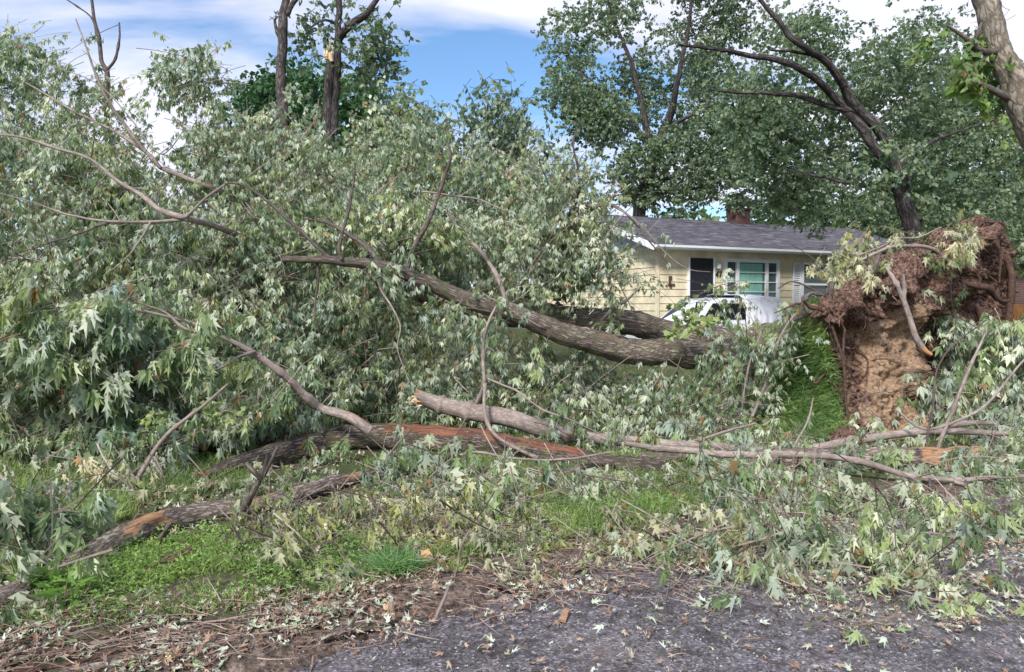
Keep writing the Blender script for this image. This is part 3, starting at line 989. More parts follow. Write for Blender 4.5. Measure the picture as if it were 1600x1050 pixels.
    for k in range(nC):
        f0 = k / nC; f1 = (k + 1.12) / nC
        b = Buf()
        x = -0.47
        rr = random.Random(k)
        while x < LEN + .3:
            w_ = 0.32 * rr.uniform(0.92, 1.08)
            lift = 0.012 if rr.random() < .95 else 0.03
            y0, y1 = -OV + (DEP / 2 + OV) * f0, -OV + (DEP / 2 + OV) * min(f1, 1.0)
            z0 = EZ - sl * OV + 0.083 + (RZ - EZ + sl * OV) * f0; z1 = EZ - sl * OV + 0.083 + (RZ - EZ + sl * OV) * min(f1, 1.0)
            jy = rr.uniform(-0.006, 0.006)
            vv = [(x + .004, y0 + jy, z0 + lift), (x + w_ - .004, y0 + jy, z0 + lift), (x + w_ - .004, y1, z1 + 0.002), (x + .004, y1, z1 + 0.002),
                  (x + .004, y0 + jy, z0 - .002), (x + w_ - .004, y0 + jy, z0 - .002)]
            b.add(vv, [[0, 1, 2, 3], [4, 5, 1, 0]], rnd=rr.random() * 0.75 + (0.22 if rr.random() < .1 else 0))
            x += w_
        o = b.build('shingle_course', shing, roof)
    # gutter, fascia, soffit
    zb = EZ - sl * OV
    gt = Buf()
    prof = [(0, 0.1), (0, 0.0), (-0.03, -0.02), (-0.09, -0.02), (-0.13, 0.03), (-0.135, 0.10), (-0.12, 0.10), (-0.11, 0.04), (-0.02, 0.0), (-0.02, 0.10)]
    V = np.vstack([[(x, -OV - 0.01 + a, zb - 0.03 + b2) for a, b2 in prof] for x in (-0.45, LEN + .3)])
    kk = len(prof)
    gt.add(V, [[i, (i + 1) % kk, kk + (i + 1) % kk, kk + i] for i in range(kk)])
    gt.build('gutter', white, h)
    box_part('soffit', (LEN / 2 - .07, -OV / 2, zb - 0.03), (LEN + .7, OV - 0.03, 0.03), white, h)
    for sg in (0, 1):
        b = Buf()
        y0 = -OV if sg == 0 else DEP + OV
        v = [(-0.50, y0, zb - .10), (-0.50, DEP / 2, RZ - .10), (-0.50, DEP / 2, RZ + .095), (-0.50, y0, zb + .095)]
        v += [(x + .045, y, z) for x, y, z in v]
        b.add(v, [[0, 1, 2, 3], [4, 7, 6, 5], [0, 4, 5, 1], [3, 2, 6, 7], [0, 3, 7, 4]])
        b.build('rake_board', white, h)
    # chimney
    cs0, cz = house_uv(1142, 333, DEP / 2); cs1, _ = house_uv(1166, 333, DEP / 2)
    ch = box_part('chimney', ((cs0 + cs1) / 2, DEP / 2, RZ + .12), ((cs1 - cs0) * .85, 0.6, cz - RZ + .40), brick, roof)
    box_part('chimney_cap', ((cs0 + cs1) / 2, DEP / 2, RZ + .12 + (cz - RZ + .45) / 2 + .03), ((cs1 - cs0) * .85 + .10, 0.70, 0.07), brick, roof)
    # front door
    door = box_part('door', ((ds0 + ds1) / 2, -0.03, (0.25 + dz) / 2), (ds1 - ds0, 0.05, dz - 0.25), dark, h)
    for q in (0.28, 0.72):
        for r_ in (0.25, 0.55, 0.82):
            box_part('door_panel', (ds0 + (ds1 - ds0) * q, -0.058, 0.25 + (dz - .25) * r_), (0.26, 0.012, 0.42), dark, door)
    box_part('handle', (ds1 - .09, -0.075, 1.2), (0.03, 0.05, 0.14), white, door)
    for x in (ds0 - .03, ds1 + .03):
        box_part('door_frame', (x, -0.04, (0.25 + dz) / 2), (0.06, 0.09, dz - .2), white, h)
    # picture window: two narrow lights and a wide one with a green curtain
    W = ws1 - ws0
    win = Buf()
    fw = 0.11
    cxw = (ws0 + ws1) / 2
    win.box((cxw, -0.05, wz1 - fw / 2), (W, 0.10, fw)); win.box((cxw, -0.06, wz0 + fw / 2), (W + .1, 0.14, fw))
    cuts = [ws0 + fw / 2, ws0 + W * 0.235, ws0 + W * 0.765, ws1 - fw / 2]
    for c_ in cuts: win.box((c_, -0.05, (wz0 + wz1) / 2), (fw, 0.095, wz1 - wz0 - 2 * fw))
    w_o = win.build('picture_window', white, h)
    box_part('window_pane', (cxw, -0.012, (wz0 + wz1) / 2), (W - .1, 0.012, wz1 - wz0 - .1), glass, w_o)
    cb = Buf()
    xs = np.linspace(cuts[1] + .05, cuts[2] - .16, 40)
    yy = -0.026 + 0.006 * np.sin(np.arange(40) * 1.7)
    V = np.vstack([np.c_[xs, yy, np.full(40, z)] for z in (wz0 + fw, wz1 - fw - .03)])
    cb.add(V, [[i, i + 1, 41 + i, 40 + i] for i in range(39)])
    cb.build('curtain', green, w_o, label if False else None) if False else cb.build('curtain', green, w_o)
    for z in np.linspace(wz0 + fw, wz1 - fw, 5)[1:-1]:
        box_part('muntin', ((cuts[1] + cuts[2]) / 2, -0.045, z), (cuts[2] - cuts[1] - fw, 0.03, 0.035), white, w_o)
        for a, c_ in ((0, 1), (2, 3)):
            box_part('muntin', ((cuts[a] + cuts[c_]) / 2, -0.045, z), (cuts[c_] - cuts[a] - fw, 0.03, 0.03), white, w_o)
    box_part('wood_strip', (cuts[2] - .05, -0.11, wz0 + .3), (0.05, 0.02, 0.5), M['palewood'], w_o)
    # shuttered sash window
    win = Buf(); W2 = vs1 - vs0; c2 = (vs0 + vs1) / 2
    for z in (vz0 + .03, (vz0 + vz1) / 2, vz1 - .04): win.box((c2, -0.05, z), (W2, 0.09, 0.07))
    for x in (vs0 + .04, vs1 - .04): win.box((x, -0.05, (vz0 + vz1) / 2), (0.08, 0.085, vz1 - vz0 - .1))
    w2 = win.build('sash_window', white, h)
    box_part('window_pane', (c2, -0.012, (vz0 + vz1) / 2), (W2 - .1, 0.012, vz1 - vz0 - .1), glass, w2)
    for z in ((vz0 * .25 + vz1 * .75), (vz0 * .75 + vz1 * .25)):
        box_part('muntin', (c2, -0.04, z), (W2 - .16, 0.03, 0.03), white, w2)
    for x0 in (vs0 - .40, vs1 + .02):
        b = Buf()
        for x in (x0 + .025, x0 + .355): b.box((x, -0.05, (vz0 + vz1) / 2), (0.05, 0.04, vz1 - vz0))
        for z in (vz0 + .03, vz1 - .03, (vz0 + vz1) / 2): b.box((x0 + .19, -0.05, z), (0.278, 0.038, 0.06))
        sh = b.build('shutter', white, h)
        for i in range(22):
            z = vz0 + .09 + i * (vz1 - vz0 - .18) / 21
            if abs(z - (vz0 + vz1) / 2) < .05: continue
            lv = Buf()
            lv.add([(x0 + .05, -0.06, z - .02), (x0 + .33, -0.06, z - .02), (x0 + .33, -0.035, z + .025), (x0 + .05, -0.035, z + .025)], [[0, 1, 2, 3]])
            lv.build('louvre', white, sh)
    # house number on the wall by the door
    for ch_, px in (('4', 1119), ('7', 1124.5)):
        s, z = house_uv(px, 436)
        cu = bpy.data.curves.new('house_number', 'FONT')
        cu.body = ch_; cu.size = 0.30; cu.extrude = 0.008; cu.align_x = 'CENTER'; cu.align_y = 'BOTTOM'
        cu.materials.append(dark)
        tmp = bpy.data.objects.new('text_source', cu)
        COL.objects.link(tmp)
        bpy.context.view_layer.update()
        me = bpy.data.meshes.new_from_object(tmp.evaluated_get(bpy.context.evaluated_depsgraph_get()))
        bpy.data.objects.remove(tmp)
        o = bpy.data.objects.new('house_number', me)
        COL.objects.link(o)
        o.parent = h; o.location = (s, -0.045, z - .0); o.rotation_euler = (math.pi / 2, 0, 0)
    s, z = house_uv(1119, 412)
    b = Buf(); b.box((s, -0.08, z), (0.10, 0.1, 0.04)); b.box((s, -0.12, z - .09), (0.11, 0.11, 0.14)); b.build('porch_lamp', white, h)
    # dark metal bird ornament on the wall
    s, z = house_uv(1046, 440)
    b = Buf()
    b.box((s, -0.05, z + .12), (0.12, 0.03, 0.12)); b.box((s - .02, -0.05, z), (0.07, 0.03, 0.2)); b.box((s + .05, -0.05, z - .10), (0.26, 0.03, 0.07)); b.box((s + .02, -0.05, z - .16), (0.08, 0.03, 0.08))
    b.build('wall_ornament', simple_noise_mat('rusty_iron', (0.06, 0.03, 0.02), (0.14, 0.08, 0.05), 20), h)
    # concrete step
    box_part('step', ((ds0 + ds1) / 2, -0.65, 0.11), (1.6, 1.2, 0.22), simple_noise_mat('step_concrete', (0.25, 0.24, 0.22), (0.36, 0.35, 0.33), 9), h)
    return h


build_house()


# ------------------------------------------------------------------ parked car
def build_car():
    a = P(1026, 480, 20.2)[:2]
    ang = math.atan2(HEX[1], HEX[0])
    gz = float(terrain(a[0] + 2.5, a[1] + 1))
    car = thing('parked_suv', 'white suv parked in front of the yellow house, half hidden by the fallen trunk', 'car', (a[0], a[1], gz), rz=ang)
    paint, N, L, b_ = mat('white_car_paint', (0.62, 0.64, 0.68), rough=0.25, spec=0.5)
    b_.inputs['Coat Weight'].default_value = 0.4
    glass, *_ = mat('dark_car_glass', (0.012, 0.015, 0.018), rough=0.12, spec=0.25)
    rub, *_ = mat('black_rubber', (0.02, 0.02, 0.02), rough=0.8)
    met, *_ = mat('grey_alloy', (0.4, 0.4, 0.42), rough=0.35)
    met.node_tree.nodes['Principled BSDF'].inputs['Metallic'].default_value = 0.8
    # body: sections along x (front at 0), near side is y=0 .. far side y=1.85
    W = 1.85
    secs = [(0.0, 0.42, 0.72, .30), (0.06, 0.30, 0.92, .12), (0.45, 0.26, 1.02, .04), (1.25, 0.26, 1.10, .0), (1.9, 0.26, 1.13, 0), (3.0, 0.26, 1.15, 0), (4.2, 0.28, 1.16, 0.01), (4.62, 0.34, 1.12, .06), (4.72, 0.42, 0.98, .14)]
    b = Buf()
    V = []
    for x, z0, z1, inn in secs:
        pr = [(inn + .05, z0), (inn, z0 + .12), (inn - .01, (z0 + z1) / 2), (inn + .01, z1 - .08), (inn + .06, z1), (W / 2, z1 + .03), (W - inn - .06, z1), (W - inn - .01, z1 - .08), (W - inn + .01, (z0 + z1) / 2), (W - inn, z0 + .12), (W - inn - .05, z0)]
        V.append([(x, y, z) for y, z in pr])
    V = np.array(V); k = V.shape[1]
    f = [[i * k + j, i * k + j + 1, (i + 1) * k + j + 1, (i + 1) * k + j] for i in range(len(secs) - 1) for j in range(k - 1)]
    f += [[i * k, (i + 1) * k, (i + 1) * k + k - 1, i * k + k - 1] for i in range(len(secs) - 1)]
    b.add(V.reshape(-1, 3), f)
    for e in (0, len(secs) - 1):
        c = V[e].mean(0)
        b.add(np.vstack([V[e], c]), [[j, (j + 1) % k, k] for j in range(k)])
    # cabin
    cab = [(1.25, 1.09, 1.10), (1.95, 1.12, 1.68), (2.3, 1.12, 1.76), (3.4, 1.13, 1.78), (4.25, 1.14, 1.72), (4.68, 1.10, 1.12)]
    V = []
    for x, z0, z1 in cab:
        tw = 0.17 * (z1 - z0) / 0.6
        V.append([(x, .05, z0), (x, .05 + tw * .8, z1 - .07 * (z1 > z0 + .1)), (x, .10 + tw, z1), (x, W / 2, z1 + .02), (x, W - .10 - tw, z1), (x, W - .05 - tw * .8, z1 - .07 * (z1 > z0 + .1)), (x, W - .05, z0)])
    V = np.array(V); k = 7
    b.add(V.reshape(-1, 3), [[i * k + j, i * k + j + 1, (i + 1) * k + j + 1, (i + 1) * k + j] for i in range(len(cab) - 1) for j in range(k - 1)])
    body = b.build('body', paint, car, smooth=False)

    def sidepane(x0, x1, x0t, x1t, y):
        b = Buf()
        z0, z1 = 1.17, 1.62
        def yy(z): return (.045 + .17 * .8 * (z - 1.12) / .56)
        if y == 0: v = [(x0, yy(z0) - .006, z0), (x1, yy(z0) - .006, z0), (x1t, yy(z1) - .006, z1), (x0t, yy(z1) - .006, z1)]
        else: v = [(x0, W - yy(z0) + .006, z0), (x1, W - yy(z0) + .006, z0), (x1t, W - yy(z1) + .006, z1), (x0t, W - yy(z1) + .006, z1)]
        v += [(q[0], q[1] + (.02 if y == 0 else -.02), q[2]) for q in v]
        b.add(v, [[0, 1, 2, 3], [4, 7, 6, 5], [0, 4, 5, 1], [3, 2, 6, 7], [0, 3, 7, 4], [1, 5, 6, 2]])
        b.build('side_window', glass, car)
    for y in (0, 1):
        sidepane(1.55, 2.28, 1.98, 2.28, y); sidepane(2.36, 3.2, 2.36, 3.16, y); sidepane(3.28, 4.3, 3.26, 4.1, y)
    b = Buf(); b.add([(1.33, .16, 1.17), (1.33, W - .16, 1.17), (1.9, W - .32, 1.655), (1.9, .32, 1.655), (1.36, .16, 1.15), (1.36, W - .16, 1.15)], [[0, 3, 2, 1], [0, 1, 5, 4]])
    b.build('windscreen', glass, car)
    for y in (.36, W - .36):
        b = Buf(); tube(b, [(2.2, y, 1.79), (2.3, y, 1.83), (4.1, y, 1.82), (4.2, y, 1.76)], [.018] * 4, 6, .2); b.build('roof_rail', rub, car)
    for x in (0.85, 3.75):
        for y in (.11, W - .11):
            b = Buf()
            pr = [(.20, .10), (.33, .105), (.36, .06), (.36, -.06), (.33, -.105), (.20, -.10)]
            aa = np.linspace(0, 2 * np.pi, 25)[:-1]
            Vv = np.array([[(x + r * math.cos(t), y + w, .36 + r * math.sin(t)) for r, w in pr] for t in aa])
            kk = len(pr); n = 24
            b.add(Vv.reshape(-1, 3), [[i * kk + j, i * kk + j + 1, ((i + 1) % n) * kk + j + 1, ((i + 1) % n) * kk + j] for i in range(n) for j in range(kk - 1)])
            wh = b.build('wheel', rub, car)
            b = Buf()
            for t in range(5):
                q = t * 2 * math.pi / 5
                b.box((x + .11 * math.cos(q), y + (-.07 if y < 1 else .07), .36 + .11 * math.sin(q)), (.07, .03, .07))
            b.box((x, y, .36), (.16, .17, .16))
            b.build('rim', met, wh)
    box_part('headlight', (.06, .26, .78), (.12, .3, .14), met, car); box_part('headlight', (.06, W - .26, .78), (.12, .3, .14), met, car)
    box_part('tail_light', (4.66, .2, .95), (.1, .2, .3), simple_noise_mat('red_lens', (.3, .02, .02), (.4, .03, .03), 3, rough=.2, bd=0), car)
    box_part('wing_mirror', (1.75, -.10, 1.16), (.12, .18, .13), paint, car)
    for x in (2.2, 3.1): box_part('door_handle', (x, -.005, 1.02), (.18, .03, .03), met, car)
    # white sheet thrown over the back half
    b = Buf()
    us = np.linspace(2.92, 4.95, 60)
    V = []
    for u in us:
        def top(u_): return float(np.interp(u_, [2.9, 3.4, 4.25, 4.7, 4.95], [1.81, 1.82, 1.77, 1.25, .9]))
        z1 = top(u) + .012
        wy = [(-.10, .42), (-.07, .75), (-.05, 1.12), (.07, z1 - .2 if z1 > 1.3 else z1 - .05), (.20, z1), (W / 2, z1 + .03), (W - .2, z1), (W + .05, 1.1), (W + .1, .6)]
        V.append(catmull(np.array([(u, y, min(z, z1 + .03)) for y, z in wy]), 50))
    V = np.array(V)
    Nr = fbm(V * np.array([1.0, 1.0, .35]), 4.5, 3) - .5
    side = np.sign(V[..., 1] - W / 2)
    V[..., 1] += side * (np.abs(Nr) * .20 + .015)
    V[..., 2] += np.abs(Nr) * .06
    V[0, :, 0] += (fbm(V[0], 3, 2) - .5) * .3; V[1, :, 0] += (fbm(V[0], 3, 2) - .5) * .15
    n, m_ = V.shape[:2]
    b.add(V.reshape(-1, 3), [[i * m_ + j, i * m_ + j + 1, (i + 1) * m_ + j + 1, (i + 1) * m_ + j] for i in range(n - 1) for j in range(m_ - 1)])
    sheet, N, L, b_ = mat('white_plastic_sheet', (0.80, 0.80, 0.86), rough=0.45, spec=0.4)
    # sheet lies on the car: its own thing
    c, s = math.cos(ang), math.sin(ang)
    for ch in b.V:
        pass
    Vw = np.concatenate(b.V)
    Vw = np.stack([Vw[:, 0] * c - Vw[:, 1] * s + a[0], Vw[:, 0] * s + Vw[:, 1] * c + a[1], Vw[:, 2] + gz], -1)
    b2 = Buf(); b2.add(Vw, np.concatenate(b.F))
    o = b2.build('plastic_sheet', sheet, smooth=True, loc=(Vw[:, 0].mean(), Vw[:, 1].mean(), gz))
    md = o.modifiers.new('thick', 'SOLIDIFY'); md.thickness = 0.006
    tag(o, 'crumpled white sheet draped over the back of the parked car', 'sheet')


build_car()

# dark bin by the front door
def build_bin():
    p = P(1064, 480, 23.6)
    z = float(terrain(p[0], p[1]))
    t = thing('storage_box', 'black storage box standing left of the front door', 'box', (p[0], p[1], z), rz=0.43)
    pl, *_ = mat('black_plastic', (0.02, 0.02, 0.024), rough=.5)
    box_part('bin_body', (0, 0, .68), (.55, .5, 1.36), pl, t); box_part('lid', (0, -.01, 1.39), (.6, .56, .06), pl, t)
build_bin()


# ------------------------------------------------------------------ neighbour house and plank fence
def build_right_background():
    p = P(1610, 480, 34.0)
    t = thing('brick_house', 'red brick neighbour house behind the plank fence at the right edge', 'house', (p[0], p[1], .45), rz=0.42)
    brick = simple_noise_mat('neighbour_brick', (0.10, 0.055, 0.045), (0.19, 0.11, 0.09), 9)
    m, N, L, b_ = mat('brick_wall_courses', rough=.9)
    br = N.new('ShaderNodeTexBrick')
    br.inputs['Color1'].default_value = (.17, .075, .055, 1); br.inputs['Color2'].default_value = (.11, .05, .04, 1); br.inputs['Mortar'].default_value = (.26, .23, .21, 1)
    br.inputs['Scale'].default_value = 1.0; br.inputs['Brick Width'].default_value = .22; br.inputs['Row Height'].default_value = .075; br.inputs['Mortar Size'].default_value = .008
    tc_ = N.new('ShaderNodeTexCoord'); mp = N.new('ShaderNodeMapping'); mp.inputs['Rotation'].default_value = (math.pi / 2, 0, 0)
    L.new(tc_.outputs['Object'], mp.inputs[0]); L.new(mp.outputs[0], br.inputs['Vector']); L.new(br.outputs['Color'], b_.inputs['Base Color'])
    b = Buf(); b.box((5, 4, 1.5), (12, 8, 3.0)); b.build('wall', m, t)
    b = Buf()
    v = [(-1.5, -.5, 2.95), (11.5, -.5, 2.95), (11.5, 4, 4.5), (-1.5, 4, 4.5), (-1.5, 8.5, 2.95), (11.5, 8.5, 2.95)]
    b.add(v, [[0, 1, 2, 3], [3, 2, 5, 4], [0, 4, 5, 1]]); b.add(v, [[0, 3, 4], [1, 5, 2]])
    b.build('roof', simple_noise_mat('grey_shingles', (.09, .09, .10), (.16, .16, .18), 5, stretch=(1, 1, 8)), t)
    box_part('window', (2.5, -.02, 1.7), (1.2, .08, 1.2), mat('dark_pane', (.02, .02, .03), .1)[0], t)
    # plank fence
    a = P(1470, 480, 22.0); c = P(1700, 480, 24.0)
    f = thing('plank_fence', 'tall brown wooden plank fence behind the root plate', 'fence', (a[0], a[1], float(terrain(a[0], a[1]))))
    fm = rnd_mat('stained_fence_wood', [(0, (0.20, 0.085, 0.03)), (1, (0.33, 0.16, 0.065))], rough=.8, bd=.003, nscale=12)
    d = (c - a)[:2]; Ln = np.linalg.norm(d); d /= Ln; ang = math.atan2(d[1], d[0])
    n = int(Ln / .145)
    rr = random.Random(4)
    for i in range(n):
        q = a[:2] + d * i * .145
        z = float(terrain(q[0], q[1]))
        b = Buf(); h_ = 1.5 + rr.uniform(-.01, .01)
        hw = .067
        v = [(-hw, -.01, 0), (hw, -.01, 0), (hw, -.01, h_ - .03), (hw * .5, -.01, h_), (-hw * .5, -.01, h_), (-hw, -.01, h_ - .03)]
        v += [(x, .01, z_) for x, _, z_ in v]
        v = np.array(v); cs, sn = math.cos(ang), math.sin(ang)
        v = np.stack([v[:, 0] * cs - v[:, 1] * sn + q[0], v[:, 0] * sn + v[:, 1] * cs + q[1], v[:, 2] + z], -1)
        r0 = rr.random()
        b.add(v, [[0, 1, 2, 5], [2, 3, 4, 5], [6, 11, 8, 7], [8, 11, 10, 9]], rnd=r0); b.add(v, [[0, 6, 7, 1], [1, 7, 8, 2], [0, 5, 11, 6], [5, 4, 10, 11], [2, 8, 9, 3], [3, 9, 10, 4]], rnd=r0)
        b.build('plank', fm, f)
    for zr in (.3, 1.2):
        b = Buf(); m_ = (a + c)[:2] / 2; b.box((m_[0] + .03 * d[1], m_[1] + .04, .44 + zr), (Ln, .04, .09), rz=ang); b.build('rail', fm, f)


build_right_background()


# ================================================================== STANDING TREES
def tree(name, label, stems, regs, bark, leaf, group=None, extra=None, catname='tree', base=None, sides=8):
    b0 = np.array(stems[0][0], float)
    base = P(b0[0], b0[1], b0[2]) if base is None else np.array(base)
    g = float(terrain(base[0], base[1]))
    t = thing(name, label, catname, (base[0], base[1], g), group)
    # stem 0 is the trunk, run down to the ground
    for k, s in enumerate(stems):
        b = Buf()
        pl = np.array(s, float)
        pts = P(pl[:, 0], pl[:, 1], pl[:, 2]); rad = pl[:, 3] * pl[:, 2] / F
        if k == 0 and pts[0][2] > g + .1:
            pts = np.vstack([[base[0], base[1], g - .1], pts]); rad = np.concatenate([[rad[0] * 1.25], rad])
        tube(b, pts, rad, sides if k else sides + 4, .15, rough=.12, wob=.12, seed=k * 3 + len(name))
        b.build('trunk' if k == 0 else 'limb', bark, t, smooth=True)
    if regs:
        lb, tb = Buf(), Buf()
        for r in regs:
            rr = dict(lod=2, twigs=False, L=.15, nl=14, slen=.6, droop=.35, gate=.50, gs=.9, jit=.3, thick=5.0, front=1.0, up=1.6)
            rr.update(r)
            region_foliage(lb, tb, rr)
        o = lb.build('crown', leaf, t); o['kind'] = 'stuff'
        if tb.n:
            o = tb.build('twig', M['twig'] if bark is not M['farbark'] else bark, t); o['kind'] = 'stuff'
    if extra: extra(t)
    return t


# maple behind the house
D = 33
tree('maple_tree', 'tall dark green maple with spreading limbs rising behind the left end of the house', [
    [(1000, 330, D, 10), (1012, 285, D, 10), (1022, 240, D, 9), (1040, 200, D, 7), (1052, 160, D - .5, 5), (1062, 110, D - 1, 4), (1075, 50, D - 1, 3), (1080, 0, D - 1, 2)],
    [(1018, 262, D, 7), (1014, 220, D, 6), (1005, 180, D, 5), (995, 130, D, 4), (978, 75, D, 3), (955, 20, D, 2), (945, -30, D, 1.5)],
    [(1012, 225, D, 5), (985, 190, D, 5), (945, 150, D + .5, 3.5), (905, 110, D + .5, 2.5), (870, 70, D + 1, 1.5)],
    [(1020, 288, D, 5), (1050, 275, D - 1, 4), (1090, 255, D - 1, 3), (1130, 235, D - 1.5, 2)],
    [(1040, 205, D, 5), (1070, 185, D - 1, 3), (1110, 165, D - 1, 2), (1150, 150, D - 1, 1.5)],
], [
    dict(poly=[(838, 35), (870, 20), (920, 0), (950, -60), (1100, -80), (1200, -60), (1180, 60), (1160, 160), (1100, 200), (1020, 190), (960, 200), (900, 170), (860, 110)], D=(32.5, 32.5), n=2412, seed=1, gate=0.572, L=.125, nl=18),
    dict(poly=[(845, 110), (900, 120), (960, 160), (1000, 190), (960, 210), (900, 175), (860, 165)], D=(31, 31), thick=3, n=420, seed=2, gate=.42),
    dict(poly=[(870, 160), (930, 170), (960, 215), (930, 235), (880, 200)], D=(31, 31), thick=2, n=130, seed=3, gate=.4),
    dict(poly=[(960, 250), (1010, 215), (1090, 180), (1150, 170), (1170, 220), (1140, 290), (1080, 325), (1010, 330), (955, 300)], D=(31, 31), thick=5, n=1250, seed=4, gate=.47),
    dict(poly=[(1130, 160), (1200, 200), (1200, 280), (1160, 330), (1130, 260)], D=(30, 30), thick=3, n=330, seed=5, gate=.45),
], M['farbark'], M['greenb'])

# leaning double-stemmed maple
D = 17
tree('maple_tree', 'large leaning maple whose two dark stems curve left over the house roof', [
    [(1426, 372, D, 13), (1412, 320, D, 12), (1402, 270, D, 12), (1393, 235, D, 11), (1368, 195, D, 9), (1335, 165, D, 8), (1312, 125, D - .3, 6.5), (1285, 92, D - .6, 5.5), (1240, 62, D - 1, 4.5), (1205, 20, D - 1, 3.5), (1170, -20, D - 1, 3)],
    [(1404, 280, D, 9), (1372, 238, D, 8), (1345, 200, D, 8), (1312, 160, D, 6.5), (1270, 122, D - .5, 5.5), (1220, 97, D - 1, 5), (1170, 88, D - 1, 4), (1120, 76, D - 1.4, 3), (1060, 70, D - 1.6, 1.8)],
    [(1345, 178, D, 5), (1300, 165, D, 4.5), (1240, 150, D, 4), (1180, 145, D + .4, 3), (1110, 140, D + .6, 1.6)],
    [(1282, 92, D - .6, 3), (1240, 80, D - .8, 2.4), (1200, 78, D - 1, 1.4)],
    [(1400, 262, D, 4), (1450, 225, D + .6, 3), (1500, 205, D + 1, 2), (1540, 190, D + 1, 1)],
    [(1405, 300, D, 4), (1350, 290, D + .4, 3), (1290, 280, D + .6, 2), (1230, 262, D + 1, 1.2)],
], [
    dict(poly=[(1150, 110), (1220, 100), (1290, 130), (1340, 180), (1390, 240), (1420, 300), (1400, 350), (1320, 330), (1250, 290), (1200, 250), (1160, 200), (1120, 160)], D=(18.0, 18.0), thick=4.0, n=1300, seed=11, gate=0.537, L=.09, nl=18),
    dict(poly=[(1190, 60), (1230, 20), (1290, 15), (1310, 50), (1300, 110), (1240, 100), (1190, 100)], D=(18, 18), thick=3, n=309, seed=12, gate=0.517, L=.09, nl=17),
    dict(poly=[(1300, 150), (1330, 90), (1390, 50), (1450, 10), (1520, 60), (1520, 160), (1560, 230), (1600, 380), (1450, 370), (1420, 260), (1360, 200)], D=(18.5, 18.5), thick=5, n=1741, seed=13, gate=0.522, L=.09, nl=19),
    dict(poly=[(1120, 140), (1180, 170), (1260, 260), (1300, 330), (1230, 330), (1170, 260), (1130, 220)], D=(18, 18), thick=3, n=426, seed=14, gate=0.537, L=.10, nl=15),
    dict(poly=[(1325, 232), (1390, 228), (1440, 250), (1450, 290), (1380, 285), (1330, 280)], D=(16.0, 16.0), thick=.8, n=60, seed=15, gate=.45, L=.125, nl=14),
], M['farbark'], M['greenb'])

# dense trees behind to the right
D = 24
tree('bushy_tree', 'dense deep green tree filling the right edge above the root plate', [
    [(1560, 420, D, 12), (1558, 320, D, 10), (1540, 240, D, 7), (1500, 150, D, 4), (1480, 80, D, 2)],
    [(1556, 330, D, 6), (1600, 250, D, 5), (1640, 180, D, 3)],
    [(1556, 300, D, 5), (1500, 270, D - 1, 4), (1450, 255, D - 1, 2)],
], [
    dict(poly=[(1440, 110), (1500, 90), (1560, 120), (1660, 90), (1760, 200), (1760, 430), (1560, 410), (1440, 390), (1400, 260)], D=(22, 21), thick=6, n=2412, seed=21, gate=0.442, L=.15, nl=14),
], M['farbark'], M['green'])
D = 46
tree('distant_tree', 'far pale green tree showing between the chimney and the leaning maple', [
    [(1250, 400, D, 6), (1250, 350, D, 5), (1245, 320, D, 3)],
], [dict(poly=[(1160, 345), (1175, 315), (1220, 300), (1290, 305), (1340, 310), (1420, 330), (1430, 420), (1180, 420)], D=(45, 45), thick=5, n=1000, seed=22, gate=.3, L=.26, nl=14)], M['farbark'], M['green'], group='trees behind the house')
D = 40
tree('distant_tree', 'far dark tree low behind the right end of the house roof', [
    [(1380, 420, D, 8), (1375, 370, D, 6), (1370, 330, D, 3)],
], [dict(poly=[(1300, 335), (1340, 300), (1400, 280), (1500, 290), (1620, 300), (1640, 470), (1330, 430)], D=(38, 38), thick=5, n=1500, seed=23, gate=.3, L=.24, nl=14)], M['farbark'], M['green'], group='trees behind the house')


# sycamore trunk leaning in at the top right
M['syc'] = leaf_mat('sycamore_leaf', ((0.09, 0.17, 0.04), (0.19, 0.29, 0.08)), ((0.16, 0.24, 0.09), (0.27, 0.35, 0.15)), trans=.35, dead=.02)


def sycamore_extra(t):
    lb, tb = Buf(), Buf()
    for r in [
        dict(poly=[(1455, 40), (1490, 20), (1530, 50), (1560, 100), (1530, 130), (1480, 125), (1450, 90)], D=(11.4, 11.6), thick=1.0, n=70, L=.12, nl=8, slen=.4, droop=.4, lod='b', seed=31, boughs=8, up=.9),
        dict(poly=[(1500, 0), (1600, -30), (1640, 100), (1600, 130), (1580, 60), (1520, 20)], D=(11.6, 11.8), thick=1.0, n=22, L=.11, nl=7, slen=.4, droop=.5, lod='b', seed=32, boughs=3),
        dict(poly=[(1440, 60), (1560, 90), (1600, 180), (1560, 200), (1470, 160)], D=(12.2, 12.2), thick=1.2, n=56, L=.10, nl=8, slen=.4, droop=.7, lod='b', seed=33, boughs=8)]:
        region_foliage(lb, tb, r)
    o = lb.build('foliage', M['syc'], t); o['kind'] = 'stuff'
    o = tb.build('twig', M['twig'], t); o['kind'] = 'stuff'


